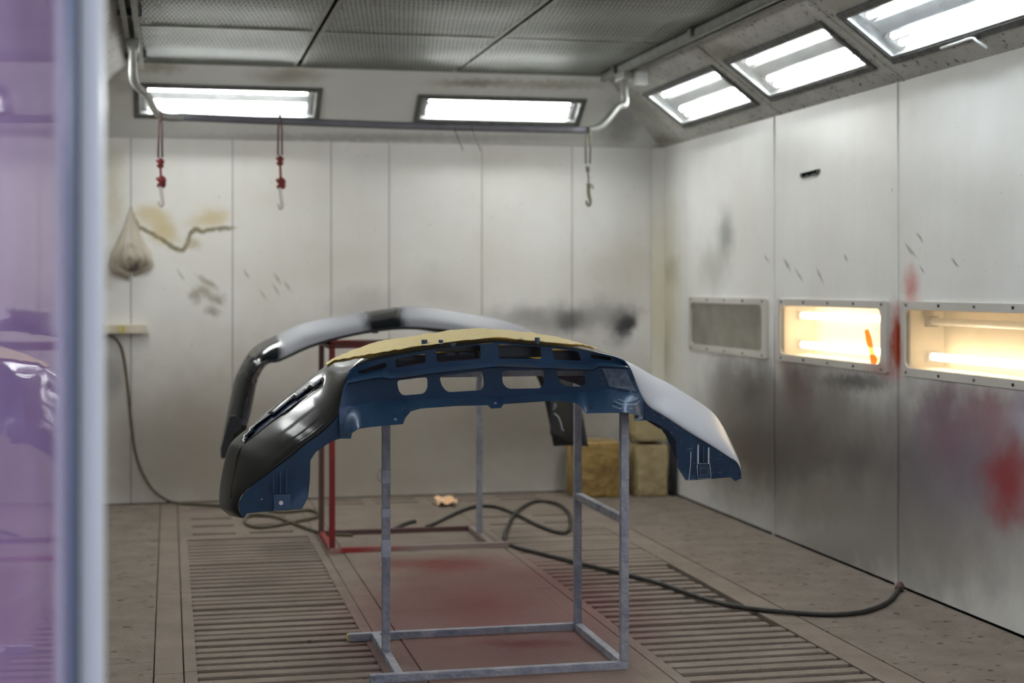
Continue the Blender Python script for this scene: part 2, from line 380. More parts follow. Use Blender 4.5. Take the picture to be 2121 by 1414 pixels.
# ------------------------------------------------------------------ floor
floor_o = box('floor', (XL - .34, YF - .05, -.16), (XR + .34, YB + .12, -.075), M_TRAY); tag(floor_o, kind='structure')
out_o = box('floor_outside', (-4, -4, -.16), (7, YF - .05, -.002), M_CONC); tag(out_o, kind='structure')
G = 0.0018
def floor_plate(x0, y0, x1, y1, mat, top=0.0, name='floor_plate'):
    return box(name, (x0 + G, y0 + G, -.075), (x1 - G, y1 - G, top), mat, floor_o, .002)
for y0, y1 in ((YF, 2.9), (2.9, 5.6), (5.6, 8.28), (8.28, YB)):
    floor_plate(XL, y0, -.05, y1, M_SLAB); floor_plate(2.455, y0, XR, y1, M_SLAB)
LB = [YF, 2.61, 4.02, 5.43, 6.84, 8.25]
RBd = [YF, 2.85, 4.27, 5.70, 7.05, 8.25]
for y0, y1 in zip(LB + [8.25], LB[1:] + [YB]):
    if y1 > y0:
        floor_plate(-.05, y0, .05, y1, M_FLOOR, -.002)
for y0, y1 in zip(RBd, RBd[1:] + [YB]):
    floor_plate(2.37, y0, 2.455, y1, M_FLOOR, -.002)
for x0, x1 in ((.76, .845), (1.567, 1.652)):
    for y0, y1 in ((YF, 3.7), (3.7, 6.6), (6.6, 9.30)): floor_plate(x0, y0, x1, y1, M_FLOOR)
for y0, y1 in ((YF, 4.3), (4.3, 7.66), (7.66, 9.30)): floor_plate(.845, y0, 1.567, y1, M_FLOOR, .003)
def slotted(x0, y0, x1, y1, slots):
    o = plate2d('slotted_plate', rect(x0 + G, y0 + G, x1 - G, y1 - G), [rrect(*s, .012, 3) for s in slots], lambda x, y: Vector((x, y, 0)), M_FLOOR, floor_o, thick=.02, tdir=Vector((0, 0, -1)))
    return o
rows = (8.42, 8.70, 8.98)
slotted(.05, 8.25, .76, 9.30, [(xa, y - .022, xb, y + .022) for y in rows for xa, xb in ((.12, .35), (.42, .655))])
slotted(1.652, 8.25, 2.37, 9.30, [(xa, y - .018, xb, y + .018) for y in (8.42, 8.70) for xa, xb in ((1.73, 1.96), (2.04, 2.27))])
slotted(.05, 9.30, .845, YB, [(xa, y - .02, xb, y + .02) for y in (9.40, 9.56) for xa, xb in ((.12, .36), (.44, .70))])
slotted(.845, 9.30, 1.567, YB, [(xa, y - .022, xb, y + .022) for y in (9.40, 9.56) for xa, xb in ((.92, 1.16), (1.22, 1.49))])
slotted(1.567, 9.30, 2.37, YB, [(xa, y - .022, xb, y + .022) for y in (9.40, 9.56) for xa, xb in ((1.66, 1.90), (2.0, 2.26))])
# two gratings, every slat a bar of its own
SLAT_L = .622
me_slat = box_me('slat', (-SLAT_L / 2, -.0295, -.026), (SLAT_L / 2, .0295, 0), .007); me_slat.materials.append(M_FLOOR)
me_slat_short = box_me('slat_short', (-SLAT_L / 2, -.0275, -.03), (SLAT_L / 2 - .025, .0275, 0), .012); me_slat_short.materials.append(M_FLOOR)
me_slat_wide = box_me('slat_wide', (-SLAT_L / 2, -.040, -.026), (SLAT_L / 2, .040, 0), .005); me_slat_wide.materials.append(M_FLOOR)
def grate(x0, x1, bounds, mode):
    for gi, (y0, y1) in enumerate(zip(bounds, bounds[1:])):
        bm = bmesh.new()
        add_box(bm, (x0 + G, y0 + G, -.07), (x0 + .045, y1 - G, .001), .003); add_box(bm, (x1 - .045, y0 + G, -.07), (x1 - G, y1 - G, .001), .003)
        g = from_bm('floor_grate', bm, M_FLOOR, floor_o)
        n = max(3, round((y1 - y0) / .0935)); p = (y1 - y0 - .008) / n
        for k in range(n):
            me = me_slat
            if mode == 'R' and gi == 3: me = me_slat_short
            if mode == 'R' and gi == 4: me = me_slat_wide
            s = bpy.data.objects.new('slat', me); COL.objects.link(s)
            dz = random.uniform(-.003, .0015); rz = random.uniform(-.004, .004)
            place(s, g, Matrix.Translation(((x0 + x1) / 2, y0 + .004 + (k + .5) * p + random.uniform(-.003, .003), dz)) @ Matrix.Rotation(rz, 4, 'Z') @ Matrix.Rotation(random.uniform(-.01, .01), 4, 'X'))
grate(.05, .76, LB, 'L'); grate(1.652, 2.37, RBd, 'R')

# ------------------------------------------------------------------ walls
def wall_panels(wname, u0s, z0, z1, to3d, normal, mat, holes=(), thick=.03, base=None, blobs=None):
    wo = base
    for a, b in zip(u0s, u0s[1:]):
        hs = [h_ for h_ in holes if a < (h_[0] + h_[2]) / 2 < b]
        pm = mat
        if blobs is not None:      # a panel's paint carries only the blobs that reach that panel
            ax = 0 if abs(normal.y) > .5 else 1
            near = [q for q in blobs if q[0][ax] + abs(q[1][ax]) + abs(q[2][ax]) + .15 > a and q[0][ax] - abs(q[1][ax]) - abs(q[2][ax]) - .15 < b]
            pm = mat(near)
        plate2d('wall_panel', rect(a + .0022, z0, b - .0022, z1), [rect(*h_) for h_ in hs], to3d, pm, wo, thick=thick, tdir=-normal)
wb = box('wall_back', (XL - .34, YB + .034, -.1), (XR + .34, YB + .12, ZT + .6), M_BLACKGAP); tag(wb, kind='structure')
BS = [XL, -.2245, .382, .985, 1.3475, 1.94, 2.5315, 3.063]
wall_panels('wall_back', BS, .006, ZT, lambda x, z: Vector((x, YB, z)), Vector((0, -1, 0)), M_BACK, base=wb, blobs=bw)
wr = box('wall_right', (XR + .26, YF, -.1), (XR + .34, YB + .1, ZT + .6), M_BLACKGAP); tag(wr, kind='structure')
WIN = [(7.82, 9.09), (6.39, 7.655), (4.985, 6.25), (3.58, 4.84)]
WZ0, WZ1 = .93, 1.252
RS = [YF, 3.48, 4.91, 6.3145, 7.74, 9.18, 9.60]
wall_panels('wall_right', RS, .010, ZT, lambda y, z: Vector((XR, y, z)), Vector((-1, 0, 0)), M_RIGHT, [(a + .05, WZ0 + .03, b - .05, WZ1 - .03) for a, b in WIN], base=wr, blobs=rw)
M_RIGHT0 = M_RIGHT([blob('R', 1380, 620, 44, 330, srgb(186, 178, 148), .75)])
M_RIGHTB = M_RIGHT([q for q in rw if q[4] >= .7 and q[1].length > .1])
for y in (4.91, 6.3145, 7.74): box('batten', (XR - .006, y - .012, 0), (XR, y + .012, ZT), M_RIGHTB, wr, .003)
bm = bmesh.new()
pts = [(3.063, YB), (XR, 9.60), (XR + .03, 9.60), (XR + .03, YB + .03), (3.063, YB + .03)]
vb = [bm.verts.new((x, y, -.05)) for x, y in pts]; vt = [bm.verts.new((x, y, ZT)) for x, y in pts]
for i in range(5): bm.faces.new((vb[i], vb[(i + 1) % 5], vt[(i + 1) % 5], vt[i]))
bm.faces.new(vb); bm.faces.new(vt)
tag(from_bm('trim_1', bm, M_RIGHT0), kind='structure')
wl = box('wall_left', (XL - .34, YF, -.1), (XL - .26, YB + .1, ZT + .6), M_BLACKGAP); tag(wl, kind='structure')
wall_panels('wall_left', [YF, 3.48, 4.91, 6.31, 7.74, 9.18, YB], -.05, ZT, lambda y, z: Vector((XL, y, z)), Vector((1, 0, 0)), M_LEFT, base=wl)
# front wall with the wide doorway the photograph is taken through
OX0, OX1, OZ = -.139, 2.52, 2.35
wf = plate2d('wall_front', [(XL - .34, -.08), (OX0 - .03, -.08), (OX0 - .03, OZ), (OX1, OZ), (OX1, -.08), (XR + .34, -.08), (XR + .34, 2.80), (XL - .34, 2.80)], [], lambda x, z: Vector((x, YF, z)), M_LEFT, None, thick=.08, tdir=Vector((0, -1, 0)))
tag(wf, kind='structure')
# sloped coves with cut-outs for the lamps
SL = math.hypot(ZC - ZT, YB - YC)
upB = Vector((0, -(YB - YC), ZC - ZT)).normalized(); nB = Vector((0, -(ZC - ZT), -(YB - YC))).normalized()
upR = Vector((-(XR - XCR), 0, ZC - ZT)).normalized(); nR = Vector((-(ZC - ZT), 0, -(XR - XCR))).normalized()
upL = Vector((-upR.x, 0, upR.z)); nL = Vector((-nR.x, 0, nR.z))
LBK = [(-.203, .185, .897, .478), (1.474, .20, 2.534, .445)]
LRT = [(7.72, .106, 8.94, .441), (6.33, .106, 7.55, .441), (4.94, .106, 6.16, .441), (3.55, .106, 4.77, .441), (2.3, .106, 3.4, .441)]
def inset(r, d): return (r[0] + d, r[1] + d, r[2] - d, r[3] - d)
tb = plate2d('trim_2', [(XL, 0), (XR, 0), (XCR, SL), (XCL, SL)], [rect(*inset(r, .02)) for r in LBK], lambda x, s: Vector((x, YB, ZT)) + upB * s, M_COVE_B, None, thick=.02, tdir=-nB)
tag(tb, kind='structure')
trr = plate2d('trim_3', [(YF, 0), (YB, 0), (YC, SL), (YF, SL)], [rect(*inset(r, .02)) for r in LRT], lambda y, s: Vector((XR, y, ZT)) + upR * s, M_COVE_R, None, thick=.02, tdir=-nR)
tag(trr, kind='structure')
tl_ = plate2d('trim_4', [(YF, 0), (YB, 0), (YC, SL), (YF, SL)], [rect(*inset(r, .02)) for r in LRT], lambda y, s: Vector((XL, y, ZT)) + upL * s, M_COVE_R, None, thick=.02, tdir=-nL)
tag(tl_, kind='structure')
# cove seams on the right side, folded sheet joints standing a little proud
for y in (7.635, 6.245, 4.855):
    a = Vector((XR, y, ZT)) + nR * .002; b_ = a + upR * SL
    beam('joint_strip', a, b_, .012, .008, M_COVE_R, trr, .001)
# ------------------------------------------------------------------ ceiling with woven filter panels
M_FILT, nt, b = new_mat('woven_filter_screen')
g = N(nt, 'ShaderNodeNewGeometry'); pos = g.outputs['Position']
br = N(nt, 'ShaderNodeTexBrick'); br.offset = 0.5
setin(br, Scale=1.0, Mortar_Size=.0045, Brick_Width=.022, Row_Height=.075, Mortar_Smooth=.5)
br.inputs['Color1'].default_value = (.07, .08, .075, 1); br.inputs['Color2'].default_value = (.12, .13, .12, 1); br.inputs['Mortar'].default_value = (.38, .41, .39, 1)
nt.links.new(pos, br.inputs['Vector'])
wv = N(nt, 'ShaderNodeTexWave', wave_type='BANDS', bands_direction='Y'); setin(wv, Scale=10.0, Distortion=1.5, Detail=2); nt.links.new(pos, wv.inputs['Vector'])
wm = N(nt, 'ShaderNodeMath', operation='MULTIPLY'); nt.links.new(wv.outputs['Fac'], wm.inputs[0]); wm.inputs[1].default_value = .45
fine = mixcol(nt, wm.outputs[0], br.outputs['Color'], (.05, .055, .05))
f0_ = noise_fac(nt, pos, 2.2, 5, .6, .35, .75)
fm_ = N(nt, 'ShaderNodeMath', operation='MULTIPLY'); nt.links.new(f0_, fm_.inputs[0]); fm_.inputs[1].default_value = .55; f = fm_.outputs[0]
cl = mixcol(nt, f, fine, (.10, .10, .085))
f2 = noise_fac(nt, scaled(nt, pos, (1, 6, 1)), 3, 4, .6, .5, .8)
mm_ = N(nt, 'ShaderNodeMath', operation='MULTIPLY'); nt.links.new(f2, mm_.inputs[0]); mm_.inputs[1].default_value = .45
cl = mixcol(nt, mm_.outputs[0], cl, (.26, .25, .21))
nt.links.new(cl, b.inputs['Base Color']); setin(b, Roughness=.55, Metallic=.25)
bump(nt, b, br.outputs['Fac'], .7, .006)
ce = box('ceiling', (XL - .34, YF - .1, ZC + .12), (XR + .34, YB + .12, ZC + .2), M_BLACKGAP); tag(ce, kind='structure')
CX = [XCL + .012, .735, 1.675, XCR - .012]
CYs = [YF, 3.50, 4.96, 6.42, 7.86, YC]
def filt_mesh(x0, x1, y0, y1):
    bm = bmesh.new(); nx, ny = 10, 14; grid = []
    for i in range(nx + 1):
        row = []
        for j in range(ny + 1):
            s, t = i / nx, j / ny
            e = min(s, 1 - s, t, 1 - t)
            z = ZC + .016 * min(1, e * 8) * (-.55 + .5 * math.sin(3 * t * math.pi + x0)) + (.008 if e > 0 else 0)
            row.append(bm.verts.new((x0 + (x1 - x0) * s, y0 + (y1 - y0) * t, z)))
        grid.append(row)
    for i in range(nx):
        for j in range(ny): bm.faces.new((grid[i][j], grid[i][j + 1], grid[i + 1][j + 1], grid[i + 1][j]))
    return bm
M_RAILW = simple('dusty_rail', srgb(128, 130, 122), .55, .2, var=.5, vs_=12, dark=srgb(60, 62, 58))
for i in range(3):
    for j in range(5):
        x0, x1, y0, y1 = CX[i] + .028, CX[i + 1] - .028, CYs[j] + .012, CYs[j + 1] - .012
        o = from_bm('filter_screen', filt_mesh(x0, x1, y0, y1), M_FILT, ce, True)
        bm = bmesh.new()
        for lo, hi in (((x0 - .018, y0 - .008, ZC - .002), (x0 + .004, y1 + .008, ZC + .012)), ((x1 - .004, y0 - .008, ZC - .002), (x1 + .018, y1 + .008, ZC + .012)),
                       ((x0, y0 - .010, ZC - .003), (x1, y0 + .004, ZC + .012)), ((x0, y1 - .004, ZC - .003), (x1, y1 + .010, ZC + .012))): add_box(bm, lo, hi)
        fr_ = from_bm('screen_frame', bm, M_RAILW, o)
# ------------------------------------------------------------------ rails of the hanging bar
def rail(x, side, label):
    e = empty('ceiling_rail', (x, 5.8, ZC - .05), label, 'rail')
    y0, y1 = YF + .1, 9.02
    bm = bmesh.new()
    add_box(bm, (x - .038, y0, ZC - .052), (x - .030, y1, ZC - .004)); add_box(bm, (x + .030, y0, ZC - .052), (x + .038, y1, ZC - .004)); add_box(bm, (x - .038, y0, ZC - .010), (x + .038, y1, ZC - .003))
    add_box(bm, (x - .038, y0, ZC - .055), (x - .012, y1, ZC - .050)); add_box(bm, (x + .012, y0, ZC - .055), (x + .038, y1, ZC - .050))
    from_bm('channel', bm, M_RAILW, e)
    for y in (3.2, 4.6, 6.0, 7.35, 8.7):
        box('bracket', (x - .055, y - .025, ZC - .045), (x + .055, y + .025, ZC - .0035), M_GASKET, e, .003)
    return e
XRL, XRR = -.175, 2.575
rail(XRL, -1, 'long grey ceiling rail above the left lamp of the back wall')
rail(XRR, 1, 'long grey ceiling rail along the cove with three slanted lamps')

# ------------------------------------------------------------------ fluorescent lamps
def lamp(label, origin, ex, ey, nrm, L, W, tube_m, group, pane=M_PANE, frame_m=M_GASKET, off=False):
    mw = Matrix(((ex.x, ey.x, nrm.x, origin.x), (ex.y, ey.y, nrm.y, origin.y), (ex.z, ey.z, nrm.z, origin.z), (0, 0, 0, 1)))
    e = empty('booth_lamp', None, label, 'lamp', group, mw)
    def loc(name, bm, mat, p=e, smooth=False): return from_bm(name, bm, mat, p, smooth, mw)
    t = .030
    bm = bmesh.new()
    for lo, hi in (((0, 0, 0), (L, t, .012)), ((0, W - t, 0), (L, W, .012)), ((0, t, 0), (t, W - t, .012)), ((L - t, t, 0), (L, W - t, .012))): add_box(bm, lo, hi, .003)
    fr = loc('frame', bm, frame_m)
    bm = bmesh.new(); a = t - .002; q = .012
    for lo, hi in (((a, a, -.006), (L - a, a + q, .006)), ((a, W - a - q, -.006), (L - a, W - a, .006)), ((a, a + q, -.006), (a + q, W - a - q, .006)), ((L - a - q, a + q, -.006), (L - a, W - a - q, .006))): add_box(bm, lo, hi, .002)
    loc('glazing_bead', bm, M_ALU, fr)
    bm = bmesh.new(); d = .10; i0 = t - .004
    for lo, hi in (((i0, i0, -d - .004), (L - i0, W - i0, -d)), ((i0 - .004, i0 - .004, -d), (i0, W - i0, -.003)), ((L - i0, i0, -d), (L - i0 + .004, W - i0, -.003)), ((i0, i0 - .004, -d), (L - i0, i0, -.003)), ((i0, W - i0, -d), (L - i0, W - i0 + .004, -.003))): add_box(bm, lo, hi)
    loc('housing', bm, M_HOUS)
    bm = bmesh.new(); add_box(bm, (t + .02, W / 2 - .036, -d), (L - t - .02, W / 2 + .036, -.042), .006)
    dv = loc('divider', bm, M_DIV)
    for k in range(3):
        bm = bmesh.new(); add_tube(bm, [(L * (.33 + .17 * k), W / 2, -.044), (L * (.33 + .17 * k), W / 2, -.039)], .006, 8); loc('screw', bm, M_DARK, dv)
    for s in (-1, 1):
        yc = W / 2 + s * (W / 2 - t - .034) * .88
        for dy in (-.024, .024):
            bm = bmesh.new(); add_tube(bm, [(t + .055, yc + dy, -.052), (L - t - .055, yc + dy, -.052)], .0165, 6); tb_ = loc('tube', bm, tube_m, e, True)
            for x in (t + .042, L - t - .055):
                bm = bmesh.new(); add_tube(bm, [(x, yc + dy, -.052), (x + .013, yc + dy, -.052)], .0172, 10); loc('tube_cap', bm, M_ALU, tb_, True)
        for x in (t + .008, L - t - .042):
            bm = bmesh.new(); add_box(bm, (x, yc - .05, -d), (x + .034, yc + .05, -.030), .005); loc('socket', bm, M_DARK)
    bm = bmesh.new(); add_box(bm, (t - .003, t - .003, -.003), (L - t + .003, W - t + .003, 0)); loc('pane', bm, pane)
    return e
gB, gR, gL = 'lamps in the back cove', 'lamps in the right cove', 'lamps in the left cove'
def lampB(r, label): return lamp(label, Vector((r[0], YB, ZT)) + upB * r[1], Vector((1, 0, 0)), upB, nB, r[2] - r[0], r[3] - r[1], M_TUBEBK, gB)
lampB(LBK[0], 'fluorescent lamp over the back wall, behind the two red straps')
lampB(LBK[1], 'fluorescent lamp over the back wall, beside the corner with the bent pipe')
RL = ['farthest slanted lamp of the right cove, next to the corner', 'middle slanted lamp of the right cove', 'nearest slanted lamp of the right cove, cut by the picture edge', None, None]
for r, lb in zip(LRT, RL):
    if lb is None: lb = 'slanted lamp of the right cove, nearer than the picture shows' if r[0] > 3 else 'slanted lamp of the right cove next to the doorway wall'
    lm = lamp(lb, Vector((XR, r[2], ZT)) + upR * r[1], Vector((0, -1, 0)), upR, nR, r[2] - r[0], r[3] - r[1], M_TUBEB if r[0] < 6 else M_TUBE, gR)
    if 4.9 < r[0] < 5:
        o3 = Vector((XR, 0, ZT))
        p = [o3 + upR * s + nR * n_ + Vector((0, y, 0)) for y, s, n_ in ((5.72, .118, .014), (5.58, .122, .018), (5.46, .124, .02), (5.43, .11, .03), (5.405, .07, .035))]
        tube('loose_seal', p, .006, M_WHITE, lm, 6, 4)
LLn = ['first', 'second', 'third', 'fourth', 'fifth']
for r, nme in zip(LRT, LLn):
    lamp('slanted lamp of the left cove, %s from the back wall' % nme, Vector((XL, r[0], ZT)) + upL * r[1], Vector((0, 1, 0)), upL, nL, r[2] - r[0], r[3] - r[1], M_TUBE, gL)

# ------------------------------------------------------------------ lamp boxes low in the right wall
M_FRAMEW = paint_surface('window_frame_paint', srgb(196, 192, 184), srgb(150, 144, 136), [b_ for b_ in rw if b_[4] > .7 and False] + [blob('R', 1862, 705, 24, 90, srgb(165, 64, 40), .85), blob('R', 1825, 770, 40, 30, srgb(170, 90, 84), .5), blob('R', 1640, 690, 24, 100, srgb(150, 96, 84), .35)], rough=.5, dirt_amt=.5)
M_REDPAINT = simple('red_overspray', srgb(190, 60, 36), .6)
M_BOXW = simple('warm_box_inside', srgb(172, 160, 140), .5)
def wall_lamp(y0, y1, on, label):
    e = empty('wall_lamp', (XR, (y0 + y1) / 2, WZ0), label, 'lamp', 'lamp boxes in the right wall')
    to = lambda y, z: Vector((XR - .014, y, z))
    gz0, gz1, gy0, gy1 = WZ0 + .036, WZ1 - .034, y0 + .062, y1 - .036
    fr = plate2d('frame', rrect(y0, WZ0, y1, WZ1, .008, 2), [rrect(gy0, gz0, gy1, gz1, .035, 5)], to, M_FRAMEW, e, thick=.016, tdir=Vector((1, 0, 0)))
    n = 5
    for k in range(n):
        for z in (WZ0 + .016, WZ1 - .015):
            y = y0 + .05 + (y1 - y0 - .1) * k / (n - 1)
            bm = bmesh.new(); add_tube(bm, [(XR - .013, y, z), (XR - .019, y, z)], .0065, 8); from_bm('screw', bm, M_DARK if k % 2 else M_GASKET, fr, False)
    plate2d('pane', rrect(gy0 - .006, gz0 - .006, gy1 + .006, gz1 + .006, .035, 5), [], lambda y, z: Vector((XR - .005, y, z)), M_DUSTPANE if not any(on) else M_DUSTPANE2, e, thick=.003, tdir=Vector((1, 0, 0)))
    bm = bmesh.new(); x0, x1 = XR + .002, XR + .16
    a, b_, c, d = y0 + .053, y1 - .053, WZ0 + .033, WZ1 - .033
    for lo, hi in (((x1, a, c), (x1 + .004, b_, d)), ((x0, a, c), (x1, a + .004, d)), ((x0, b_ - .004, c), (x1, b_, d)), ((x0, a, c), (x1, b_, c + .004)), ((x0, a, d - .004), (x1, b_, d))): add_box(bm, lo, hi)
    from_bm('housing', bm, M_BOXW, e)
    for k, z in enumerate((WZ0 + .085, WZ1 - .085)):
        bm = bmesh.new(); add_tube(bm, [(XR + .085, a + .05, z), (XR + .085, b_ - .05, z)], .018, 6)
        t_ = from_bm('tube', bm, M_TUBEW if on[k] else M_TUBEOFF, e, True)
        for y in (a + .02, b_ - .055):
            box('socket', (XR + .06, y, z - .024), (XR + .11, y + .035, z + .024), M_DARK, t_, .004)
    return e
wall_lamp(*WIN[0], (0, 0), 'unlit grey lamp window in the right wall, nearest the corner')
wl2 = wall_lamp(*WIN[1], (1, 1), 'fully lit warm lamp window in the middle of the right wall')
M_STREAK = bpy.data.materials.new('red_streak'); M_STREAK.use_nodes = True; _nt = M_STREAK.node_tree; _nt.nodes.clear()
_o = N(_nt, 'ShaderNodeOutputMaterial'); _t = N(_nt, 'ShaderNodeBsdfTranslucent'); _t.inputs[0].default_value = c4(srgb(230, 120, 70)); _r = N(_nt, 'ShaderNodeBsdfTransparent'); _r.inputs[0].default_value = c4(srgb(250, 190, 140))
_m = N(_nt, 'ShaderNodeMixShader'); _m.inputs[0].default_value = .35; _nt.links.new(_r.outputs[0], _m.inputs[1]); _nt.links.new(_t.outputs[0], _m.inputs[2]); _nt.links.new(_m.outputs[0], _o.inputs[0])
ps = [(1793, 683), (1801, 681), (1808, 700), (1813, 728), (1820, 745), (1816, 757), (1806, 752), (1803, 728), (1796, 705)]
plate2d('paint_streak', [tuple(atX(u, v, XR).yz) for u, v in ps], [], lambda y, z: Vector((XR - .0055, y, z)), M_STREAK, wl2, thick=.0008, tdir=Vector((-1, 0, 0)))
wall_lamp(*WIN[2], (1, 0), 'lamp window with only its lower tube lit, cut by the picture edge')
wall_lamp(*WIN[3], (1, 1), 'lit lamp window of the right wall nearest the doorway')

# ------------------------------------------------------------------ work stands
M_LAV = simple('oversprayed_steel', srgb(150, 150, 158), .55, .15, var=.75, vs_=14, dark=srgb(98, 104, 122), bmp=.3)
M_STRED = simple('red_sprayed_steel', srgb(120, 18, 16), .45, .1, var=.35, vs_=12, dark=srgb(70, 20, 20))
M_STDK = simple('dull_brown_steel', srgb(84, 62, 58), .55, .1, var=.6, vs_=9, dark=srgb(110, 60, 56))
M_STMIX = paint_surface('half_red_steel', srgb(136, 120, 114), srgb(104, 84, 80), [(Vector((.84, 7.68, 0)), Vector((.42, 0, 0)), Vector((0, 0, .4)), srgb(130, 22, 20), .95), (Vector((.79, 7.70, 0)), Vector((.06, 0, 0)), Vector((0, .1, 0)), srgb(150, 140, 136), .7), (Vector((.9, 7.9, 1.02)), Vector((.16, 0, 0)), Vector((0, 0, .1)), srgb(130, 24, 22), .8)], rough=.5)
TOP = 1.035; TW = .028
def stand(label, x0, x1, yf, yb, one_left, mats, xtra):
    """square-tube trestle: two posts at one end, one post in the middle of the other"""
    e = empty('work_stand', ((x0 + x1) / 2, (yf + yb) / 2, 0), label, 'stand')
    z = TW / 2; ym = (yf + yb) / 2
    xa, xb = (x0, x1)                       # xa carries the single post when one_left
    xs, xd = (xa, xb) if one_left else (xb, xa)
    beam('base_bar', (x0 - (.1 if one_left else TW / 2), yf, z), (x1 + (TW / 2 if one_left else .1), yf, z), TW, TW, mats['front'], e)
    beam('base_bar', (x0 - (.1 if one_left else TW / 2), yb, z), (x1 + TW / 2, yb, z), TW, TW, mats['back'], e)
    beam('base_bar', (xs, yf + TW / 2, z), (xs, yb - TW / 2, z), TW, TW, mats['side1'], e)
    beam('base_bar', (xd, yf + TW / 2, z), (xd, yb - TW / 2, z), TW, TW, mats['side2'], e)
    beam('post', (xs, ym + .02, TW), (xs, ym + .02, TOP - TW), TW, TW, mats['single'], e)
    beam('post', (xd, yf, TW), (xd, yf, TOP - TW), TW, TW, mats['postf'], e)
    beam('post', (xd, yb, TW), (xd, yb, TOP - TW), TW, TW, mats['postb'], e)
    beam('rung', (xd, yf + TW / 2, .515), (xd, yb - TW / 2, .515), TW * .95, TW * .95, mats['rung'], e) if xtra else None
    zt = TOP - TW / 2
    beam('top_bar', (xd, yf - TW / 2, zt), (xd, yb + TW / 2, zt), TW, TW, mats['top'], e)
    beam('top_bar', (xs, yf + .02, zt), (xs, yb - .02, zt), TW, TW, mats['top'], e)
    a_, b_ = min(xs, xd) + TW / 2, max(xs, xd) - TW / 2
    beam('top_bar', (a_, yf + .1, zt), (b_, yf + .1, zt), TW, TW, mats['top2'], e)
    beam('top_bar', (a_, yb - .04, zt), (b_, yb - .04, zt), TW, TW, mats['top2'], e)
    return e
L_ = M_LAV
st1 = stand('paint-crusted grey steel stand under the front blue bumper', .752, 1.532, 5.15, 5.775, True, dict(front=L_, back=L_, side1=L_, side2=L_, single=L_, postf=L_, postb=L_, rung=L_, top=L_, top2=L_), True)
M_YEL = simple('yellow_cap', srgb(196, 180, 90), .5)
box('end_cap', (.646, 5.763, .003), (.652, 5.787, .026), M_YEL, st1, .002)
# tape and frayed wire round the left post
M_TAPE = simple('grey_tape', srgb(170, 172, 186), .6, var=.5, vs_=30)
for z, hh in ((.62, .05), (.50, .03), (.36, .06)):
    box('tape_wrap', (.752 - .0165, 5.4825 - .0165, z), (.752 + .0165, 5.4825 + .0165, z + hh), M_TAPE, st1, .003)
for k, z in enumerate((.66, .37)):
    tube('wire_end', [(.745, 5.466, z), (.728, 5.455, z + .012), (.718, 5.452, z - .004), (.722, 5.45, z - .024 - .012 * k), (.732, 5.452, z - .03)], .0016, M_TAPE, st1, 5, 4)
st2 = stand('red-sprayed steel stand under the rear grey bumper', .786, 1.585, 7.68, 8.23, False, dict(front=M_STMIX, back=M_STDK, side1=M_STMIX, side2=M_STMIX, single=L_, postf=M_STRED, postb=M_STDK, rung=L_, top=M_STRED, top2=M_STMIX), False)

# ------------------------------------------------------------------ bumper on the front stand
M_NAVY, nt, b = new_mat('navy_plastic')
g = N(nt, 'ShaderNodeNewGeometry'); pos = g.outputs['Position']
f = noise_fac(nt, pos, 9, 4, .6, .3, .75); colr = mixcol(nt, f, srgb(40, 68, 98), srgb(28, 50, 76))
f = noise_fac(nt, scaled(nt, pos, (1, 1, 2.5)), 55, 5, .7, .60, .70)
xs_ = N(nt, 'ShaderNodeSeparateXYZ'); nt.links.new(pos, xs_.inputs[0])
mr = N(nt, 'ShaderNodeMapRange', clamp=True); setin(mr, From_Min=1.35, From_Max=1.6, To_Max=.75); nt.links.new(xs_.outputs[0], mr.inputs['Value'])
mu = N(nt, 'ShaderNodeMath', operation='MULTIPLY'); nt.links.new(f, mu.inputs[0]); nt.links.new(mr.outputs[0], mu.inputs[1])
colr = mixcol(nt, mu.outputs[0], colr, srgb(150, 165, 185))
nt.links.new(colr, b.inputs['Base Color']); setin(b, Roughness=.36, Metallic=.25); b.inputs['Coat Weight'].default_value = .3; b.inputs['Coat Roughness'].default_value = .22
M_GLOSS, nt, b = new_mat('gloss_black_paint')
setin(b, Roughness=.36, Metallic=.0, IOR=1.3); b.inputs['Base Color'].default_value = c4(srgb(26, 26, 24)); b.inputs['Specular IOR Level'].default_value = .12; b.inputs['Coat Weight'].default_value = .6; b.inputs['Coat Roughness'].default_value = .10; b.inputs['Coat IOR'].default_value = 1.35
M_PRIMER = simple('grey_primer', srgb(150, 152, 160), .42, var=.25, vs_=6, dark=srgb(140, 141, 148))
M_PAPER = simple('masking_paper', srgb(242, 227, 176), .7, var=.5, vs_=10, dark=srgb(226, 206, 146), bmp=.5)
_nt = M_PAPER.node_tree; _tl = N(_nt, 'ShaderNodeBsdfTranslucent'); _tl.inputs[0].default_value = c4(srgb(238, 214, 140)); _mx = N(_nt, 'ShaderNodeMixShader'); _mx.inputs[0].default_value = .35
_out = _nt.nodes['Material Output']; _nt.links.new(_nt.nodes['Principled BSDF'].outputs[0], _mx.inputs[1]); _nt.links.new(_tl.outputs[0], _mx.inputs[2]); _nt.links.new(_mx.outputs[0], _out.inputs[0])
M_BLACK = simple('black_plastic', srgb(20, 20, 22), .4)
M_CHALK = simple('scratched_plastic', srgb(176, 184, 196), .7)

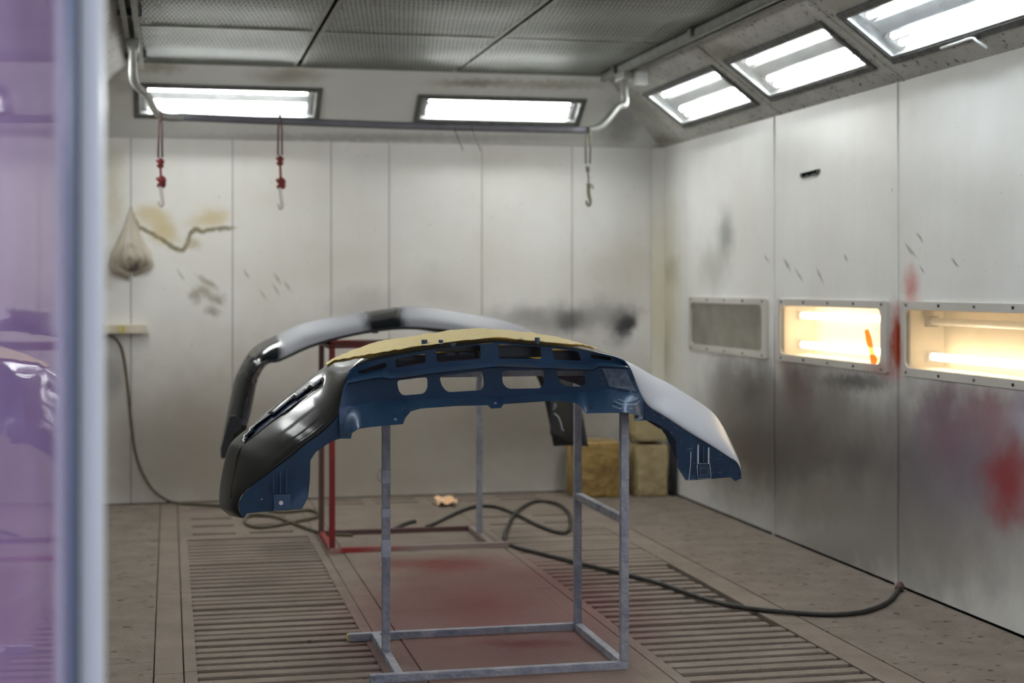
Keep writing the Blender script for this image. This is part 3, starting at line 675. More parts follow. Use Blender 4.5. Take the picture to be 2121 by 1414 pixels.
def interp(pl, u):
    for a, b_ in zip(pl, pl[1:]):
        if a[0] <= u <= b_[0]: return a[1] + (b_[1] - a[1]) * (u - a[0]) / (b_[0] - a[0])
    return pl[0][1] if u < pl[0][0] else pl[-1][1]
class Loft:
    """outer skin between a near edge and the far silhouette, carried on over the back"""
    def __init__(s, st, yn, D, sub, rows, back, pw=2.0):
        s.sub, s.rows = sub, rows
        near = catmull([(a[0][0], a[0][1], 0) for a in st], sub); sil = catmull([(a[1][0], a[1][1], 0) for a in st], sub)
        s.n = len(near); s.P = []
        cols = []
        for i in range(s.n):
            fr_ = i / sub
            y0 = yn(fr_); d = D(fr_)
            col = []
            for k in range(rows + 1):
                t = k / rows; q = near[i].lerp(sil[i], t)
                col.append(atY(q.x, q.y, y0 + d * t ** pw))
            cols.append(col)
        sil3 = [c[-1].copy() for c in cols]
        for i in range(s.n):
            a = sil3[max(i - 2, 0)]; b_ = sil3[min(i + 2, s.n - 1)]
            tx, tz = b_.x - a.x, b_.z - a.z; l_ = math.hypot(tx, tz) or 1; nx, nz = -tz / l_, tx / l_
            S = sil3[i]
            for dy, dn in back: cols[i].append(S + Vector((-nx * dn, dy, -nz * dn)))
        s.P = cols; s.px = [[near[i].lerp(sil[i], k / rows) for k in range(rows + 1)] for i in range(s.n)]
    def pt(s, i, t):
        k = t * s.rows
        if k >= len(s.P[i]) - 1: return s.P[i][-1]
        a = int(k); return s.P[i][a].lerp(s.P[i][a + 1], k - a)
    def mesh(s, name, i0, i1, k0, k1, mats, parent, thick=.004, skip=None, off=0.0, wrinkle=0.0):
        bm = bmesh.new(); V = {}
        def vv(i, k):
            if (i, k) not in V:
                p = s.P[i][k].copy()
                if off:
                    a = s.P[min(i + 1, s.n - 1)][k] - s.P[max(i - 1, 0)][k]; c = s.P[i][min(k + 1, len(s.P[0]) - 1)] - s.P[i][max(k - 1, 0)]
                    nn = a.cross(c)
                    if nn.length > 1e-9: p += nn.normalized() * (off + wrinkle * mnoise.noise(p * 14))
                V[(i, k)] = bm.verts.new(p)
            return V[(i, k)]
        for i in range(i0, i1):
            for k in range(k0, k1):
                if skip and skip(i, k): continue
                bm.faces.new((vv(i, k), vv(i + 1, k), vv(i + 1, k + 1), vv(i, k + 1)))
        me = bpy.data.meshes.new(name); bm.to_mesh(me); bm.free()
        o = link(name, me, mats, parent, True)
        if thick:
            sm = o.modifiers.new('thickness', 'SOLIDIFY'); sm.thickness = thick; sm.offset = -1
            if isinstance(mats, (list, tuple)) and len(mats) > 1: sm.material_offset = 1; sm.material_offset_rim = 1
        return o
ST1 = [((505, 1073), (476, 1068)), ((497, 1062), (458, 1052)), ((494, 1042), (454, 1034)), ((505, 1020), (456, 1003)), ((535, 996), (464, 959)), ((566, 973), (474, 925)), ((600, 948), (491, 905)), ((634, 919), (525, 878)), ((664, 898), (566, 844)),
       ((690, 873), (620, 800)), ((703, 850), (664, 766)), ((711, 808), (690, 747)), ((718, 780), (735, 727)), ((728, 764), (786, 710)), ((769, 747), (837, 702)), ((820, 737), (880, 695)), ((905, 722), (935, 687)),
       ((973, 714), (985, 684)), ((1030, 709), (1034, 685)), ((1122, 717), (1088, 691)), ((1200, 725), (1150, 700)), ((1268, 737), (1211, 717)), ((1292, 745), (1262, 733))]
ST1R = [((1293, 745), (1264, 734)), ((1306, 763), (1309, 753)), ((1319, 797), (1353, 778)), ((1331, 824), (1380, 791)), ((1346, 843), (1404, 805)), ((1380, 864), (1430, 821)), ((1421, 891), (1455, 837)), ((1472, 922), (1479, 857)),
        ((1509, 946), (1496, 881)), ((1526, 957), (1510, 908)), ((1534, 972), (1530, 952)), ((1536, 990), (1535, 975))]
YN = 5.08
BACK = ((.05, .004), (.12, .018), (.20, .045), (.27, .085), (.31, .13))
bmp1 = empty('car_bumper', (1.05, 5.4, TOP), 'dark blue car bumper with masking paper and a black left wing, on the front stand', 'car bumper')
SUB, ROWS = 8, 22
lf = Loft(ST1, lambda s: YN, lambda s: .12 + .18 * min(1, s / 9), SUB, ROWS, BACK)
# the long slot in the black wing
slot = [(507, 918), (512, 900), (530, 880), (560, 858), (600, 830), (640, 804), (668, 786), (664, 796), (640, 816), (600, 845), (560, 874), (530, 898)]
def in_poly(p, poly):
    r = False; j = len(poly) - 1
    for i in range(len(poly)):
        a, b_ = poly[i], poly[j]
        if (a[1] > p[1]) != (b_[1] > p[1]) and p[0] < (b_[0] - a[0]) * (p[1] - a[1]) / (b_[1] - a[1]) + a[0]: r = not r
        j = i
    return r
def lf_point(u, v, off=0.0):
    best = None
    for i in range(lf.n):
        for k in range(ROWS + 1):
            q = lf.px[i][k]; d = (q.x - u) ** 2 + (q.y - v) ** 2
            if best is None or d < best[0]: best = (d, i, k)
    _, i, k = best
    P = lf.P[i][k]; return atY(u, v, P.y + off)
PI0, PI1 = 11 * SUB + 2, 21 * SUB
LIP = [(10, 1.0), (11, .74), (12, .5), (13, .40), (14, .33), (15, .30), (16, .30), (17, .29), (18, .33), (19, .42), (20, .95), (21, 1.0)]
def lipt(i): return interp(LIP, i / SUB - 1)
def lipk(i): return math.ceil(min(lipt(i), lipt(i + 1)) * ROWS) + 1
NK = ROWS + len(BACK)
def sk(i, k):
    if k < ROWS:
        q = (lf.px[i][k] + lf.px[i + 1][k + 1]) / 2
        if i < 11 * SUB and in_poly((q.x, q.y), slot): return True
    return PI0 <= i < PI1 and lipk(i) <= k < NK - 1
lf.mesh('wing_skin', 0, lf.n - 1, 0, NK, [M_GLOSS, M_NAVY], bmp1, skip=sk)
bm = bmesh.new(); NR = 22; TE = NK / ROWS; cols_ = []
for i in range(PI0 - 6, PI1 + 4):
    t0 = lipt(i) - .05 + .05 * mnoise.noise(Vector((i * .3, 1.5, 0))); col_ = []
    for k in range(NR + 1):
        t = t0 + (TE - t0) * k / NR; p = lf.pt(i, t)
        a = lf.pt(i + 1, t) - lf.pt(i - 1, t); c_ = lf.pt(i, min(TE, t + .03)) - lf.pt(i, t - .03); nn = a.cross(c_)
        nn = nn.normalized() if nn.length > 1e-9 else Vector((0, 0, 1))
        if nn.z < 0: nn = -nn
        col_.append(bm.verts.new(p + nn * (.0045 + .004 * abs(mnoise.noise(p * 16)) + .004 * abs(mnoise.noise(p * 40)))))
    cols_.append(col_)
for a, c_ in zip(cols_, cols_[1:]):
    for k in range(NR): bm.faces.new((a[k], c_[k], c_[k + 1], a[k + 1]))
pp = from_bm('masking_paper', bm, M_PAPER, bmp1, True); sm = pp.modifiers.new('thickness', 'SOLIDIFY'); sm.thickness = .001
M_SLOT = simple('slot_liner_blue', srgb(30, 40, 66), .4)  # dark blue inside of the slot
sl3 = [lf_point(u, v, -.002) for u, v in slot]
tube('slot_trim', sl3 + [sl3[0]], .0028, M_GLOSS, bmp1, 6, 0)
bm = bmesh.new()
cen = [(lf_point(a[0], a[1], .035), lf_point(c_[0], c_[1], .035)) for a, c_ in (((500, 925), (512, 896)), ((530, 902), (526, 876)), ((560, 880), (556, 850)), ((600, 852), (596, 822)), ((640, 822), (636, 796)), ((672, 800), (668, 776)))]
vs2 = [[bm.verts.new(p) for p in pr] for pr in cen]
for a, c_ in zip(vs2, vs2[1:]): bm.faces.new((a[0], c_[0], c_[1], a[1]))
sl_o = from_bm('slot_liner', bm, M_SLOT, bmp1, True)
# crisp edge that divides the wing side from its front
tube('edge_crease', [lf_point(u, v, -.001) for u, v in ((505, 915), (494, 935), (486, 972), (479, 1010), (478, 1030))], .0022, M_GLOSS, bmp1, 6, 4)
lr = Loft(ST1R, lambda s: YN, lambda s: .30 - .12 * max(0, (s - 6) / 5), SUB, ROWS, BACK)
lr.mesh('wing_skin', 0, lr.n - 1, 0, NK, [M_PRIMER, M_NAVY], bmp1)
# blue face with its two rows of openings
LT = [(723, 766), (737, 759), (769, 747), (820, 737), (905, 722), (973, 715), (1030, 709), (1122, 717), (1200, 725), (1268, 737), (1292, 745)]
L2T = [(716, 786), (790, 767), (807, 773), (905, 761), (1030, 749), (1116, 751), (1217, 754), (1233, 747), (1285, 752), (1299, 755)]
L2B = [(714, 794), (790, 780), (807, 784), (905, 771), (1030, 758), (1116, 761), (1217, 764), (1228, 766), (1240, 757), (1300, 760)]
L1 = [(709, 848), (781, 827), (793, 831), (905, 825), (1030, 822), (1116, 816), (1217, 810), (1258, 803), (1327, 817)]
LBOT = [(705, 908), (727, 908), (729, 897), (742, 888), (769, 884), (835, 878), (839, 866), (851, 852), (871, 846), (939, 841), (1010, 839), (1017, 846), (1037, 845), (1043, 837), (1099, 833), (1143, 830), (1184, 832), (1197, 837), (1207, 847), (1214, 856), (1251, 855), (1302, 855), (1314, 859), (1315, 872), (1332, 871)]
HO = [[(740, 769), (800, 749), (801, 761), (745, 774)], [(817, 743), (881, 732), (882, 752), (821, 762)], [(903, 723), (994.6, 714.6), (996, 743), (905.5, 750)],
      [(1031, 713), (1120, 718), (1122, 743), (1034, 743)], [(1143, 721), (1199, 728), (1204, 747), (1147, 744)], [(1222, 731), (1270, 741), (1275, 747), (1225, 742)]]
HP = [[(822, 788), (885, 780), (886, 802), (879, 815), (834.5, 819), (826, 810)], [(910, 779), (999.5, 768), (1003, 799), (996, 808), (927, 812), (915, 799)],
      [(1040, 767), (1126.6, 766), (1127, 794), (1120, 804), (1052, 805), (1041, 794)], [(1152, 767), (1211, 768.5), (1213, 794), (1206, 800.5), (1169.5, 799.5), (1158, 789)]]
def soften(p, r):
    out = []; n = len(p)
    for i in range(n):
        a, b_, c = Vector(p[i - 1]), Vector(p[i]), Vector(p[(i + 1) % n])
        r1 = min(r, (a - b_).length * .42); r2 = min(r, (c - b_).length * .42)
        s0 = b_ + (a - b_).normalized() * r1; s1_ = b_ + (c - b_).normalized() * r2
        for k in range(4):
            t = k / 3; out.append(tuple(s0 * (1 - t) ** 2 + b_ * 2 * t * (1 - t) + s1_ * t * t))
    return out
HO = [soften(h_, 4) for h_ in HO]; HP = [soften(h_, 7) for h_ in HP]
def face_dy(u, v):
    t0, t2, b2, t1, bt = interp(LT, u), interp(L2T, u), interp(L2B, u), interp(L1, u), interp(LBOT, u)
    e = max(0.0, min(1.0, (u - 706) / 36, (1328 - u) / 34))
    if v <= t2: d = .016 * max(0, (v - t0) / max(1, t2 - t0))
    elif v <= b2: d = .016 - .056 * (v - t2) / max(1, b2 - t2)
    elif v <= b2 + 3: d = -.040 + .022 * (v - b2) / 3
    elif v <= t1: d = -.018 + .028 * (v - b2 - 3) / max(1, t1 - b2 - 3)
    else: d = .010 - .066 * min(1, (v - t1) / max(14, bt - t1))
    return d * e
# upper edge, ledge, recess and lower flange step towards the camera
face_out = LT + [(1306, 763), (1319, 797), (1331, 824), (1333, 850)] + LBOT[::-1] + [(703, 875), (702, 850), (710, 808), (717, 781)]
ext = [(u + (4 if (j % 2) else 0), v) for u in range(700, 1340, 9) for j, v in enumerate(range(700, 910, 7))]
def clip_line(pl, d): return [(u, v + d) for u, v in pl]
def sample(pl, d, u0, u1, n=40): return [(u0 + (u1 - u0) * i / n, interp(pl, u0 + (u1 - u0) * i / n) + d) for i in range(n + 1)]
fc = plate2d('valance', face_out, HO + HP, lambda u, v: atY(u, v, YN + face_dy(u, v)), [M_NAVY], bmp1, extra=ext,
             lines=[sample(L2T, 0, 722, 1296), sample(L2B, 0, 720, 1300), sample(L2B, 3, 719, 1302), sample(L1, 0, 713, 1324)], thick=.004, tdir=Vector((0, 1, 0)), smooth=True)
# flanges under both wings
def fl_dy(u, v): return .002 + .03 * max(0, min(1, (v - interp(LCR if u < 900 else RCR, u)) / 90))
LCR = [(488, 1050), (493, 1036), (505, 1020), (535, 996), (566, 973), (600, 948), (634, 919), (664, 898), (690, 873), (703, 850)]
fl_l = [(505, 1073), (497, 1062), (494, 1042)] + LCR[2:] + [(704, 852), (705, 880), (705, 908), (691, 912), (674, 922), (654, 936), (643, 953), (642, 993), (638, 1031), (625, 1054), (562, 1058), (512, 1063)]
plate2d('left_flange' if False else 'wing_flange', fl_l, [], lambda u, v: atY(u, v, YN + fl_dy(u, v)), [M_NAVY], bmp1, extra=[(u, v) for u in range(470, 710, 10) for v in range(850, 1072, 9)], thick=.004, tdir=Vector((0, 1, 0)), smooth=True)
RCR = [(1331, 824), (1346, 843), (1380, 864), (1421, 891), (1472, 922), (1509, 946), (1526, 957), (1534, 972)]
fl_r = RCR + [(1536, 990), (1523, 996), (1513, 988), (1472, 991.6), (1421, 995), (1404, 968), (1402, 939), (1401, 912), (1387, 893), (1363, 878), (1346, 871), (1333, 870)]
plate2d('wing_flange', fl_r, [], lambda u, v: atY(u, v, YN + fl_dy(u, v)), [M_NAVY], bmp1, extra=[(u, v) for u in range(1335, 1536, 10) for v in range(830, 996, 9)], thick=.004, tdir=Vector((0, 1, 0)), smooth=True)
# ribs, tabs and fixings on the flanges
def pxbox(name, u0, v0, u1, v1, Y, dep, mat, p, bev=.002):
    a = atY(u0, v1, Y); b_ = atY(u1, v0, Y); return box(name, (a.x, Y - dep, a.z), (b_.x, Y + .002, b_.z), mat, p, bev)
for u, va, vb_ in ((565, 986, 1020), (579, 978, 1020), (592, 972, 1020)): pxbox('rib', u, va, u + 2.4, vb_, YN + fl_dy(u, va + 10), .006, M_NAVY, bmp1, .001)
tbx = pxbox('mounting_tab', 566, 1023, 601, 1057, YN + .026, .008, M_NAVY, bmp1)
def disc(name, u, v, Y, r, mat, p, dep=.004):
    c = atY(u, v, Y); bm = bmesh.new(); add_tube(bm, [c, c + Vector((0, -dep, 0))], r, 12); return from_bm(name, bm, mat, p)
M_FIX = simple('dull_fixing', srgb(96, 104, 118), .5)
M_STEELP = simple('pale_metal', srgb(190, 186, 178), .4, .4)
disc('fixing', 582, 1041, YN + .019, .007, M_STEELP, bmp1); disc('fixing', 541, 1032, YN + .02, .004, M_STEELP, bmp1)
for u, v in ((715, 898), (819, 868), (1026, 835), (1224, 845), (1320, 863)): disc('fixing', u, v, YN + face_dy(u, v) - .001, .005, M_DARK if u in (715, 1320, 1224) else M_FIX, bmp1)
for u, va, vb_ in ((1444, 920, 960), (1455, 922, 960), (1466, 926, 960)): pxbox('rib', u, va, u + 2.4, vb_, YN + fl_dy(u, va + 10), .005, M_CHALK if u != 1455 else M_NAVY, bmp1, .001)
for p_ in ([(1431, 936), (1430, 965), (1427, 993), (1421, 995)], [(1444, 962), (1446, 991), (1472, 991)], [(1444, 960), (1470, 960), (1473, 990)]):
    tube('scuffed_edge', [atY(u, v, YN + fl_dy(u, v) - .006) for u, v in p_], .0013, M_CHALK, bmp1, 5)
pxbox('mounting_tab', 1447, 962, 1470, 989, YN + .024, .008, M_NAVY, bmp1)
disc('fixing', 1458, 976, YN + .017, .008, M_DARK, bmp1)
# pegs on the painted lip
for u, v, hh, r in ((879, 717, .022, .010), (913, 711, .012, .008), (938, 714, .006, .011), (1077, 706, .010, .009), (1113, 711, .020, .009)):
    c = lf_point(u, v); bm = bmesh.new(); add_tube(bm, [c - Vector((0, 0, .006)), c + Vector((0, 0, hh))], r, 10); from_bm('peg', bm, M_NAVY, bmp1)
# black clips, with inner bars added to darken the upper openings
bm = bmesh.new()
for u0, v0, u1, v1 in ((820, 735, 890, 748), (895, 712, 1010, 728), (925, 728, 942, 737), (950, 728, 968, 735), (982, 728, 988, 740), (1020, 714, 1128, 740), (1135, 725, 1212, 752), (1216, 735, 1264, 750), (735, 752, 805, 772)):
    a = atY(u0, v1, YN + .12); b_ = atY(u1, v0, YN + .12); add_box(bm, (a.x, YN + .11, a.z), (b_.x, YN + .125, b_.z), .002)
from_bm('clips_and_dark_fill', bm, M_BLACK, bmp1)
# recessed scuffed pocket on the right of the face and plain pocket on the left
M_SCUFF = simple('scuffed_grey_plastic', srgb(92, 104, 120), .6, var=.8, vs_=60, dark=srgb(50, 66, 92))
plate2d('scuffed_pocket', [(1247, 762), (1296, 765), (1313, 800), (1318, 811), (1262, 800)], [], lambda u, v: atY(u, v, YN + face_dy(u, v) - .002), [M_SCUFF], bmp1, thick=.002, tdir=Vector((0, 1, 0)))
for p_ in ([(1270, 830), (1290, 838), (1318, 836), (1326, 828)], [(1268, 840), (1285, 846), (1310, 845)], [(1280, 826), (1300, 832), (1322, 824)]):
    tube('scratch', [atY(u, v, YN + face_dy(u, v) - .001) for u, v in p_], .0010, M_CHALK, bmp1, 4, 4)

# ------------------------------------------------------------------ bumper on the rear stand
M_REAR, nt, b = new_mat('patchy_primer')
g = N(nt, 'ShaderNodeNewGeometry'); pos = g.outputs['Position']
def xpatch(X0, X1, edge, z0=-9, zw=.02):
    nz = N(nt, 'ShaderNodeTexNoise'); setin(nz, Scale=7, Detail=4); nt.links.new(pos, nz.inputs['Vector'])
    sx = N(nt, 'ShaderNodeSeparateXYZ'); nt.links.new(pos, sx.inputs[0])
    ad = N(nt, 'ShaderNodeMath', operation='MULTIPLY_ADD'); nt.links.new(nz.outputs['Fac'], ad.inputs[0]); ad.inputs[1].default_value = edge * 3; nt.links.new(sx.outputs[0], ad.inputs[2])
    a = N(nt, 'ShaderNodeMapRange', clamp=True); setin(a, From_Min=X0 + edge * 1.5 - edge, From_Max=X0 + edge * 1.5 + edge); nt.links.new(ad.outputs[0], a.inputs['Value'])
    c = N(nt, 'ShaderNodeMapRange', clamp=True); setin(c, From_Min=X1 + edge * 1.5 + edge, From_Max=X1 + edge * 1.5 - edge); nt.links.new(ad.outputs[0], c.inputs['Value'])
    mn = N(nt, 'ShaderNodeMath', operation='MULTIPLY'); nt.links.new(a.outputs[0], mn.inputs[0]); nt.links.new(c.outputs[0], mn.inputs[1]); return mn.outputs[0]
PRM = srgb(124, 124, 131); BLK = srgb(16, 20, 24)
f0 = xpatch(.955, 1.13, .03); cl = mixcol(nt, f0, PRM, BLK)
f1 = xpatch(-1, .53, .02); cl = mixcol(nt, f1, cl, BLK)
f2 = xpatch(1.86, 3, .02); cl = mixcol(nt, f2, cl, BLK)
nt.links.new(cl, b.inputs['Base Color'])
mxr = N(nt, 'ShaderNodeMath', operation='MAXIMUM'); nt.links.new(f0, mxr.inputs[0]); nt.links.new(f1, mxr.inputs[1])
rr_ = N(nt, 'ShaderNodeMapRange'); setin(rr_, To_Min=.5, To_Max=.12); nt.links.new(mxr.outputs[0], rr_.inputs['Value']); nt.links.new(rr_.outputs[0], b.inputs['Roughness'])
bmp2 = empty('car_bumper', (1.14, 7.9, TOP), 'arched car bumper in patchy grey primer and gloss black, on the rear red stand', 'car bumper')
ST2 = [((470, 946), (458, 948)), ((486, 908), (459, 922)), ((497, 880), (464, 895)), ((505, 850), (472, 851)), ((511, 820), (485, 790)), ((519, 785), (496, 762)), ((534, 758), (516, 729)), ((556, 748), (540, 709)), ((578, 746), (576, 692)),
       ((640, 718), (634, 667)), ((708, 698), (735, 649)), ((769, 686), (803, 638.5)), ((837, 679), (840, 634.5)), ((922, 684), (888, 636)), ((985, 695), (975, 650)), ((1050, 715), (1048, 665)), ((1100, 745), (1116, 693)),
       ((1130, 790), (1160, 732)), ((1138, 832), (1190, 790)), ((1139, 870), (1205, 850)), ((1140, 900), (1219, 925))]
lb = Loft(ST2, lambda s: 7.58 + (0.0 if 5 < s < 16 else .05), lambda s: .26 if 6 < s < 16 else .18, 6, 12, ((.06, .006), (.14, .03), (.22, .07), (.27, .12)))
lb.mesh('bumper_skin', 0, lb.n - 1, 0, 16, [M_REAR, M_BLACK], bmp2)
# thin folded lip under the skin
pts_l = [lb.P[i][0] for i in range(4 * 6, 16 * 6, 2)]
tube('folded_lip', pts_l, .007, M_BLACK, bmp2, 6)
inn = [lb.P[i][0] for i in range(2 * 6, 8 * 6, 2)]
bm = bmesh.new(); rws = []
for p in inn: rws.append([bm.verts.new(p), bm.verts.new(p + Vector((.035, .05, -.006))), bm.verts.new(p + Vector((.045, .16, -.01)))])
for a, c_ in zip(rws, rws[1:]):
    for k in range(2): bm.faces.new((a[k], c_[k], c_[k + 1], a[k + 1]))
M_CHROME = simple('gloss_navy', srgb(24, 48, 78), .12, .5, coat=1)
from_bm('inner_flange', bm, M_CHROME, bmp2, True)
# black bracket at the tip of the left arm
plate2d('end_bracket', [(458, 949), (457, 930), (464, 905), (476, 862), (486, 860), (500, 866), (499, 888), (484, 900), (473, 925), (466, 949)], [], lambda u, v: atY(u, v, 7.60), [M_BLACK], bmp2, thick=.03, tdir=Vector((0, 1, 0)))
box('centre_clip', (atY(770, 690, 7.6).x, 7.575, atY(770, 690, 7.6).z), (atY(782, 684, 7.6).x, 7.60, atY(782, 682, 7.6).z), M_BLACK, bmp2, .002)
for p_ in ([(1146, 842), (1150, 836), (1152, 842), (1145, 848)], [(1148, 856), (1156, 862), (1162, 876), (1164, 888), (1168, 892)]):
    tube('scratch', [atY(u, v, 7.622) for u, v in p_], .002, M_CHALK, bmp2, 4)

# ------------------------------------------------------------------ hanging bar and hooks
M_GALV = simple('galvanised_pipe', srgb(170, 172, 166), .4, .45, var=.5, vs_=14, dark=srgb(104, 106, 104))
M_BAR = simple('dull_bar', srgb(108, 108, 116), .5, .1, var=.4, vs_=10)
bl = atY(330, 238, 8.25); br_ = atY(1226, 270, 8.56)
hb = empty('hanging_pipe_bar', ((bl.x + br_.x) / 2, 8.4, (bl.z + br_.z) / 2), 'bent galvanised pipe bar hung across the booth below the back lamps', 'pipe')
z_cl = ZC - .075
Lp = [(XRL, 8.04, z_cl), (XRL - .002, 8.08, z_cl - .12), (XRL + .01, 8.13, z_cl - .18), (bl.x - .06, 8.2, bl.z + .09), tuple(bl), (bl.x + .12, 8.27, bl.z - .008)]
tube('bent_pipe', Lp, .021, M_GALV, hb, 10, 6)
tube('cross_bar', [(bl.x + .1, 8.268, bl.z - .006), ((bl.x + br_.x) / 2, 8.4, (bl.z + br_.z) / 2 - .012), (br_.x - .02, 8.56, br_.z)], .021, M_BAR, hb, 10, 6)
rt = [(XRR - .01, 8.62, z_cl), (XRR - .01, 8.61, z_cl - .08), (XRR - .012, 8.6, z_cl - .16), (XRR - .06, 8.59, br_.z + .14), (br_.x + .06, 8.57, br_.z + .03), tuple(br_ - Vector((.03, 0, 0)))]
tube('bent_pipe', rt, .021, M_GALV, hb, 10, 6)
for x, y in ((XRL, 8.04), (XRR - .01, 8.62)):
    box('trolley', (x - .03, y - .09, ZC - .095), (x + .03, y + .09, ZC - .053), M_GALV, hb, .006)
box('stop_plate', (XRR + .03, 8.50, ZC - .13), (XRR + .10, 8.56, ZC - .06), M_WHITE, hb, .006)
for dx in (0, .06):
    a = atY(940 + dx * 600, 262, 8.43); tube('wire_end', [a, a + Vector((.02, .01, -.05)), a + Vector((.035, 0, -.09)), a + Vector((.055, .01, -.13))], .0022, M_DARK, hb, 5, 4)
M_STRAP = simple('red_strap', srgb(118, 34, 32), .7, var=.5, vs_=60)
M_STRAPD = simple('dusty_strap', srgb(104, 78, 70), .8, var=.5, vs_=40)
M_HOOK = simple('painted_hook', srgb(190, 184, 178), .4, .3)
M_CHAIN = simple('dirty_steel', srgb(120, 118, 100), .5, .5, var=.6, vs_=40)
def knot(bm, c, r):
    for k in range(4):
        ax = Vector((math.sin(k * 1.9), math.cos(k * 2.3) * .6, math.cos(k * 1.3) * .8)).normalized(); u_ = ax.orthogonal().normalized(); v_ = ax.cross(u_); cc = c + Vector((math.sin(k * 2.7) * r * .35, 0, (k - 1.5) * r * .55))
        pts = [cc + (u_ * math.cos(a) + v_ * math.sin(a)) * r * (.75 + .1 * k % .3) for a in [2 * math.pi * i / 10 for i in range(11)]]
        add_tube(bm, pts, r * .42, 7)
def strap_hook(label, u, v0, k1, k2, v1, Y, red=True, lean=0):
    top = atY(u, v0, Y); e = empty('strap_hook', top, label, 'strap hook', 'straps on the hanging bar')
    P = lambda du, v: atY(u + du, v, Y - .012)
    sm, km = (M_STRAPD, M_STRAP) if red else (M_CHAIN, M_CHAIN)
    rb = .0245
    bm = bmesh.new(); lp = []
    cb_ = atY(u, v0, Y)
    for i in range(9):
        a = math.pi * i / 8; lp.append(cb_ + Vector((0, math.cos(a) * rb, math.sin(a) * rb)))
    k1p = P(0, k1)
    for s, q in ((-1, lp[0]), (1, lp[-1])): pass
    add_tube(bm, [k1p + Vector((-.010, .005, .03)), lp[0] + Vector((-.008, 0, -.06))] + [p + Vector((-.004 + .001 * i, 0, 0)) for i, p in enumerate(lp)] + [lp[-1] + Vector((.008, 0, -.06)), k1p + Vector((.010, -.005, .03))], .0055, 6)
    from_bm('strap', bm, sm, e, True)
    bm = bmesh.new(); knot(bm, k1p, .016 if red else .011); from_bm('knot', bm, km, e, True)
    tube('strap', [k1p, P(1, (k1 + k2) / 2), P(2, k2)], .007 if red else .006, km, e, 6, 3)
    bm = bmesh.new(); knot(bm, P(2, k2), .02 if red else .012); add_tube(bm, [P(2, k2), P(8, k2 - 4), P(11, k2 + 6)], .005, 5); from_bm('knot', bm, km, e, True)
    hk = [P(1, k2 + 6), P(2, k2 + 20), P(4, v1 - 14), P(5, v1 - 6), P(3, v1), P(-1, v1 - 1), P(-3, v1 - 6), P(-2.5, v1 - 10)]
    tube('hook', hk, [.0115 - .0002 * i for i in range((len(hk) - 1) * 4 + 1)], M_HOOK if red else M_CHAIN, e, 8, 4)
    return e
yb_ = lambda u: 8.25 + (u - 330) / (1226 - 330) * .31
strap_hook('red strap with knots and hook hanging at the left end of the bar', 332, 240, 338, 377, 426, yb_(332))
strap_hook('red strap with knots and hook hanging right of the other red strap', 580, 246, 333, 380, 431, yb_(580))
strap_hook('grey rusty strap with hook hanging at the right end of the bar', 1218, 270, 350, 385, 425, yb_(1218), red=False)

# ------------------------------------------------------------------ bag and ledge on the back wall
M_BAG, nt, b = new_mat('clear_bag_film')
setin(b, Roughness=.25, Alpha=.55); b.inputs['Base Color'].default_value = c4(srgb(196, 184, 164)); 
bag = empty('plastic_bag', atY(270, 430, YB - .02), 'clear plastic bag hanging on the stained back wall', 'bag')
bm = bmesh.new(); prof = [(430, 1.5, .008), (445, 7, .015), (470, 15, .03), (500, 28, .05), (525, 40, .075), (542, 45, .085), (552, 38, .08), (560, 20, .06), (566, 4, .02)]
rings = []
for v, hw, dp in prof:
    c = atY(271, v, YB - .012); sc_ = 2.95e-3; ring = []
    for k in range(25):
        a = math.pi * k / 24; fold = 1 + .10 * math.sin(k * 2.1 + 1) * min(1, hw / 20)
        zoff = (-.03 * math.cos(2 * (a - .3)) if v > 530 else 0)
        ring.append(bm.verts.new((c.x - math.cos(a) * hw * sc_ * 1.02, YB - .004 - math.sin(a) * dp * fold, c.z + zoff + .012 * math.sin(k * 1.7) * (v > 540))))
    rings.append(ring)
for a, c_ in zip(rings, rings[1:]):
    for k in range(24): bm.faces.new((a[k], a[k + 1], c_[k + 1], c_[k]))
from_bm('film', bm, M_BAG, bag, True)
bm = bmesh.new(); M_TRASH = simple('bag_contents', srgb(120, 108, 96), .8, var=.8, vs_=18, dark=srgb(70, 74, 96), bmp=.5)
rings = []
for v, hw, dp in ((505, 8, .02), (520, 22, .04), (538, 36, .062), (550, 30, .06), (558, 15, .04), (562, 4, .02)):
    c = atY(272, v, YB - .012); rings.append([bm.verts.new((c.x - math.cos(math.pi * k / 12) * hw * 2.95e-3 * (1 + .15 * math.sin(k * 2.7 + v)), YB - .006 - math.sin(math.pi * k / 12) * dp, c.z + .01 * math.sin(k * 3.1))) for k in range(13)])
for a, c_ in zip(rings, rings[1:]):
    for k in range(12): bm.faces.new((a[k], a[k + 1], c_[k + 1], c_[k]))
from_bm('contents', bm, M_TRASH, bag, True)
tube('hanging_nail', [atY(271, 431, YB), atY(271, 430, YB - .03)], .004, M_DARK, bag, 6)
M_LEDGE = simple('cream_ledge', srgb(214, 204, 186), .5, var=.4, vs_=8, dark=srgb(170, 156, 120))
a = atY(150, 690, YB); b_ = atY(303, 671, YB)
ld = empty('wall_ledge', ((a.x + b_.x) / 2, YB, a.z), 'narrow cream ledge on the back wall above the hose end', 'ledge')
box('ledge_bar', (a.x, YB - .07, a.z), (b_.x, YB, b_.z), M_LEDGE, ld, .005)
for u, wd in ((244, 3), (251, 8)):
    p = atY(u, 690, YB - .071); q = atY(u + wd, 674, YB - .071); box('paint_drip', (p.x, YB - .073, p.z), (q.x, YB - .069, q.z), M_YEL, ld, .001)

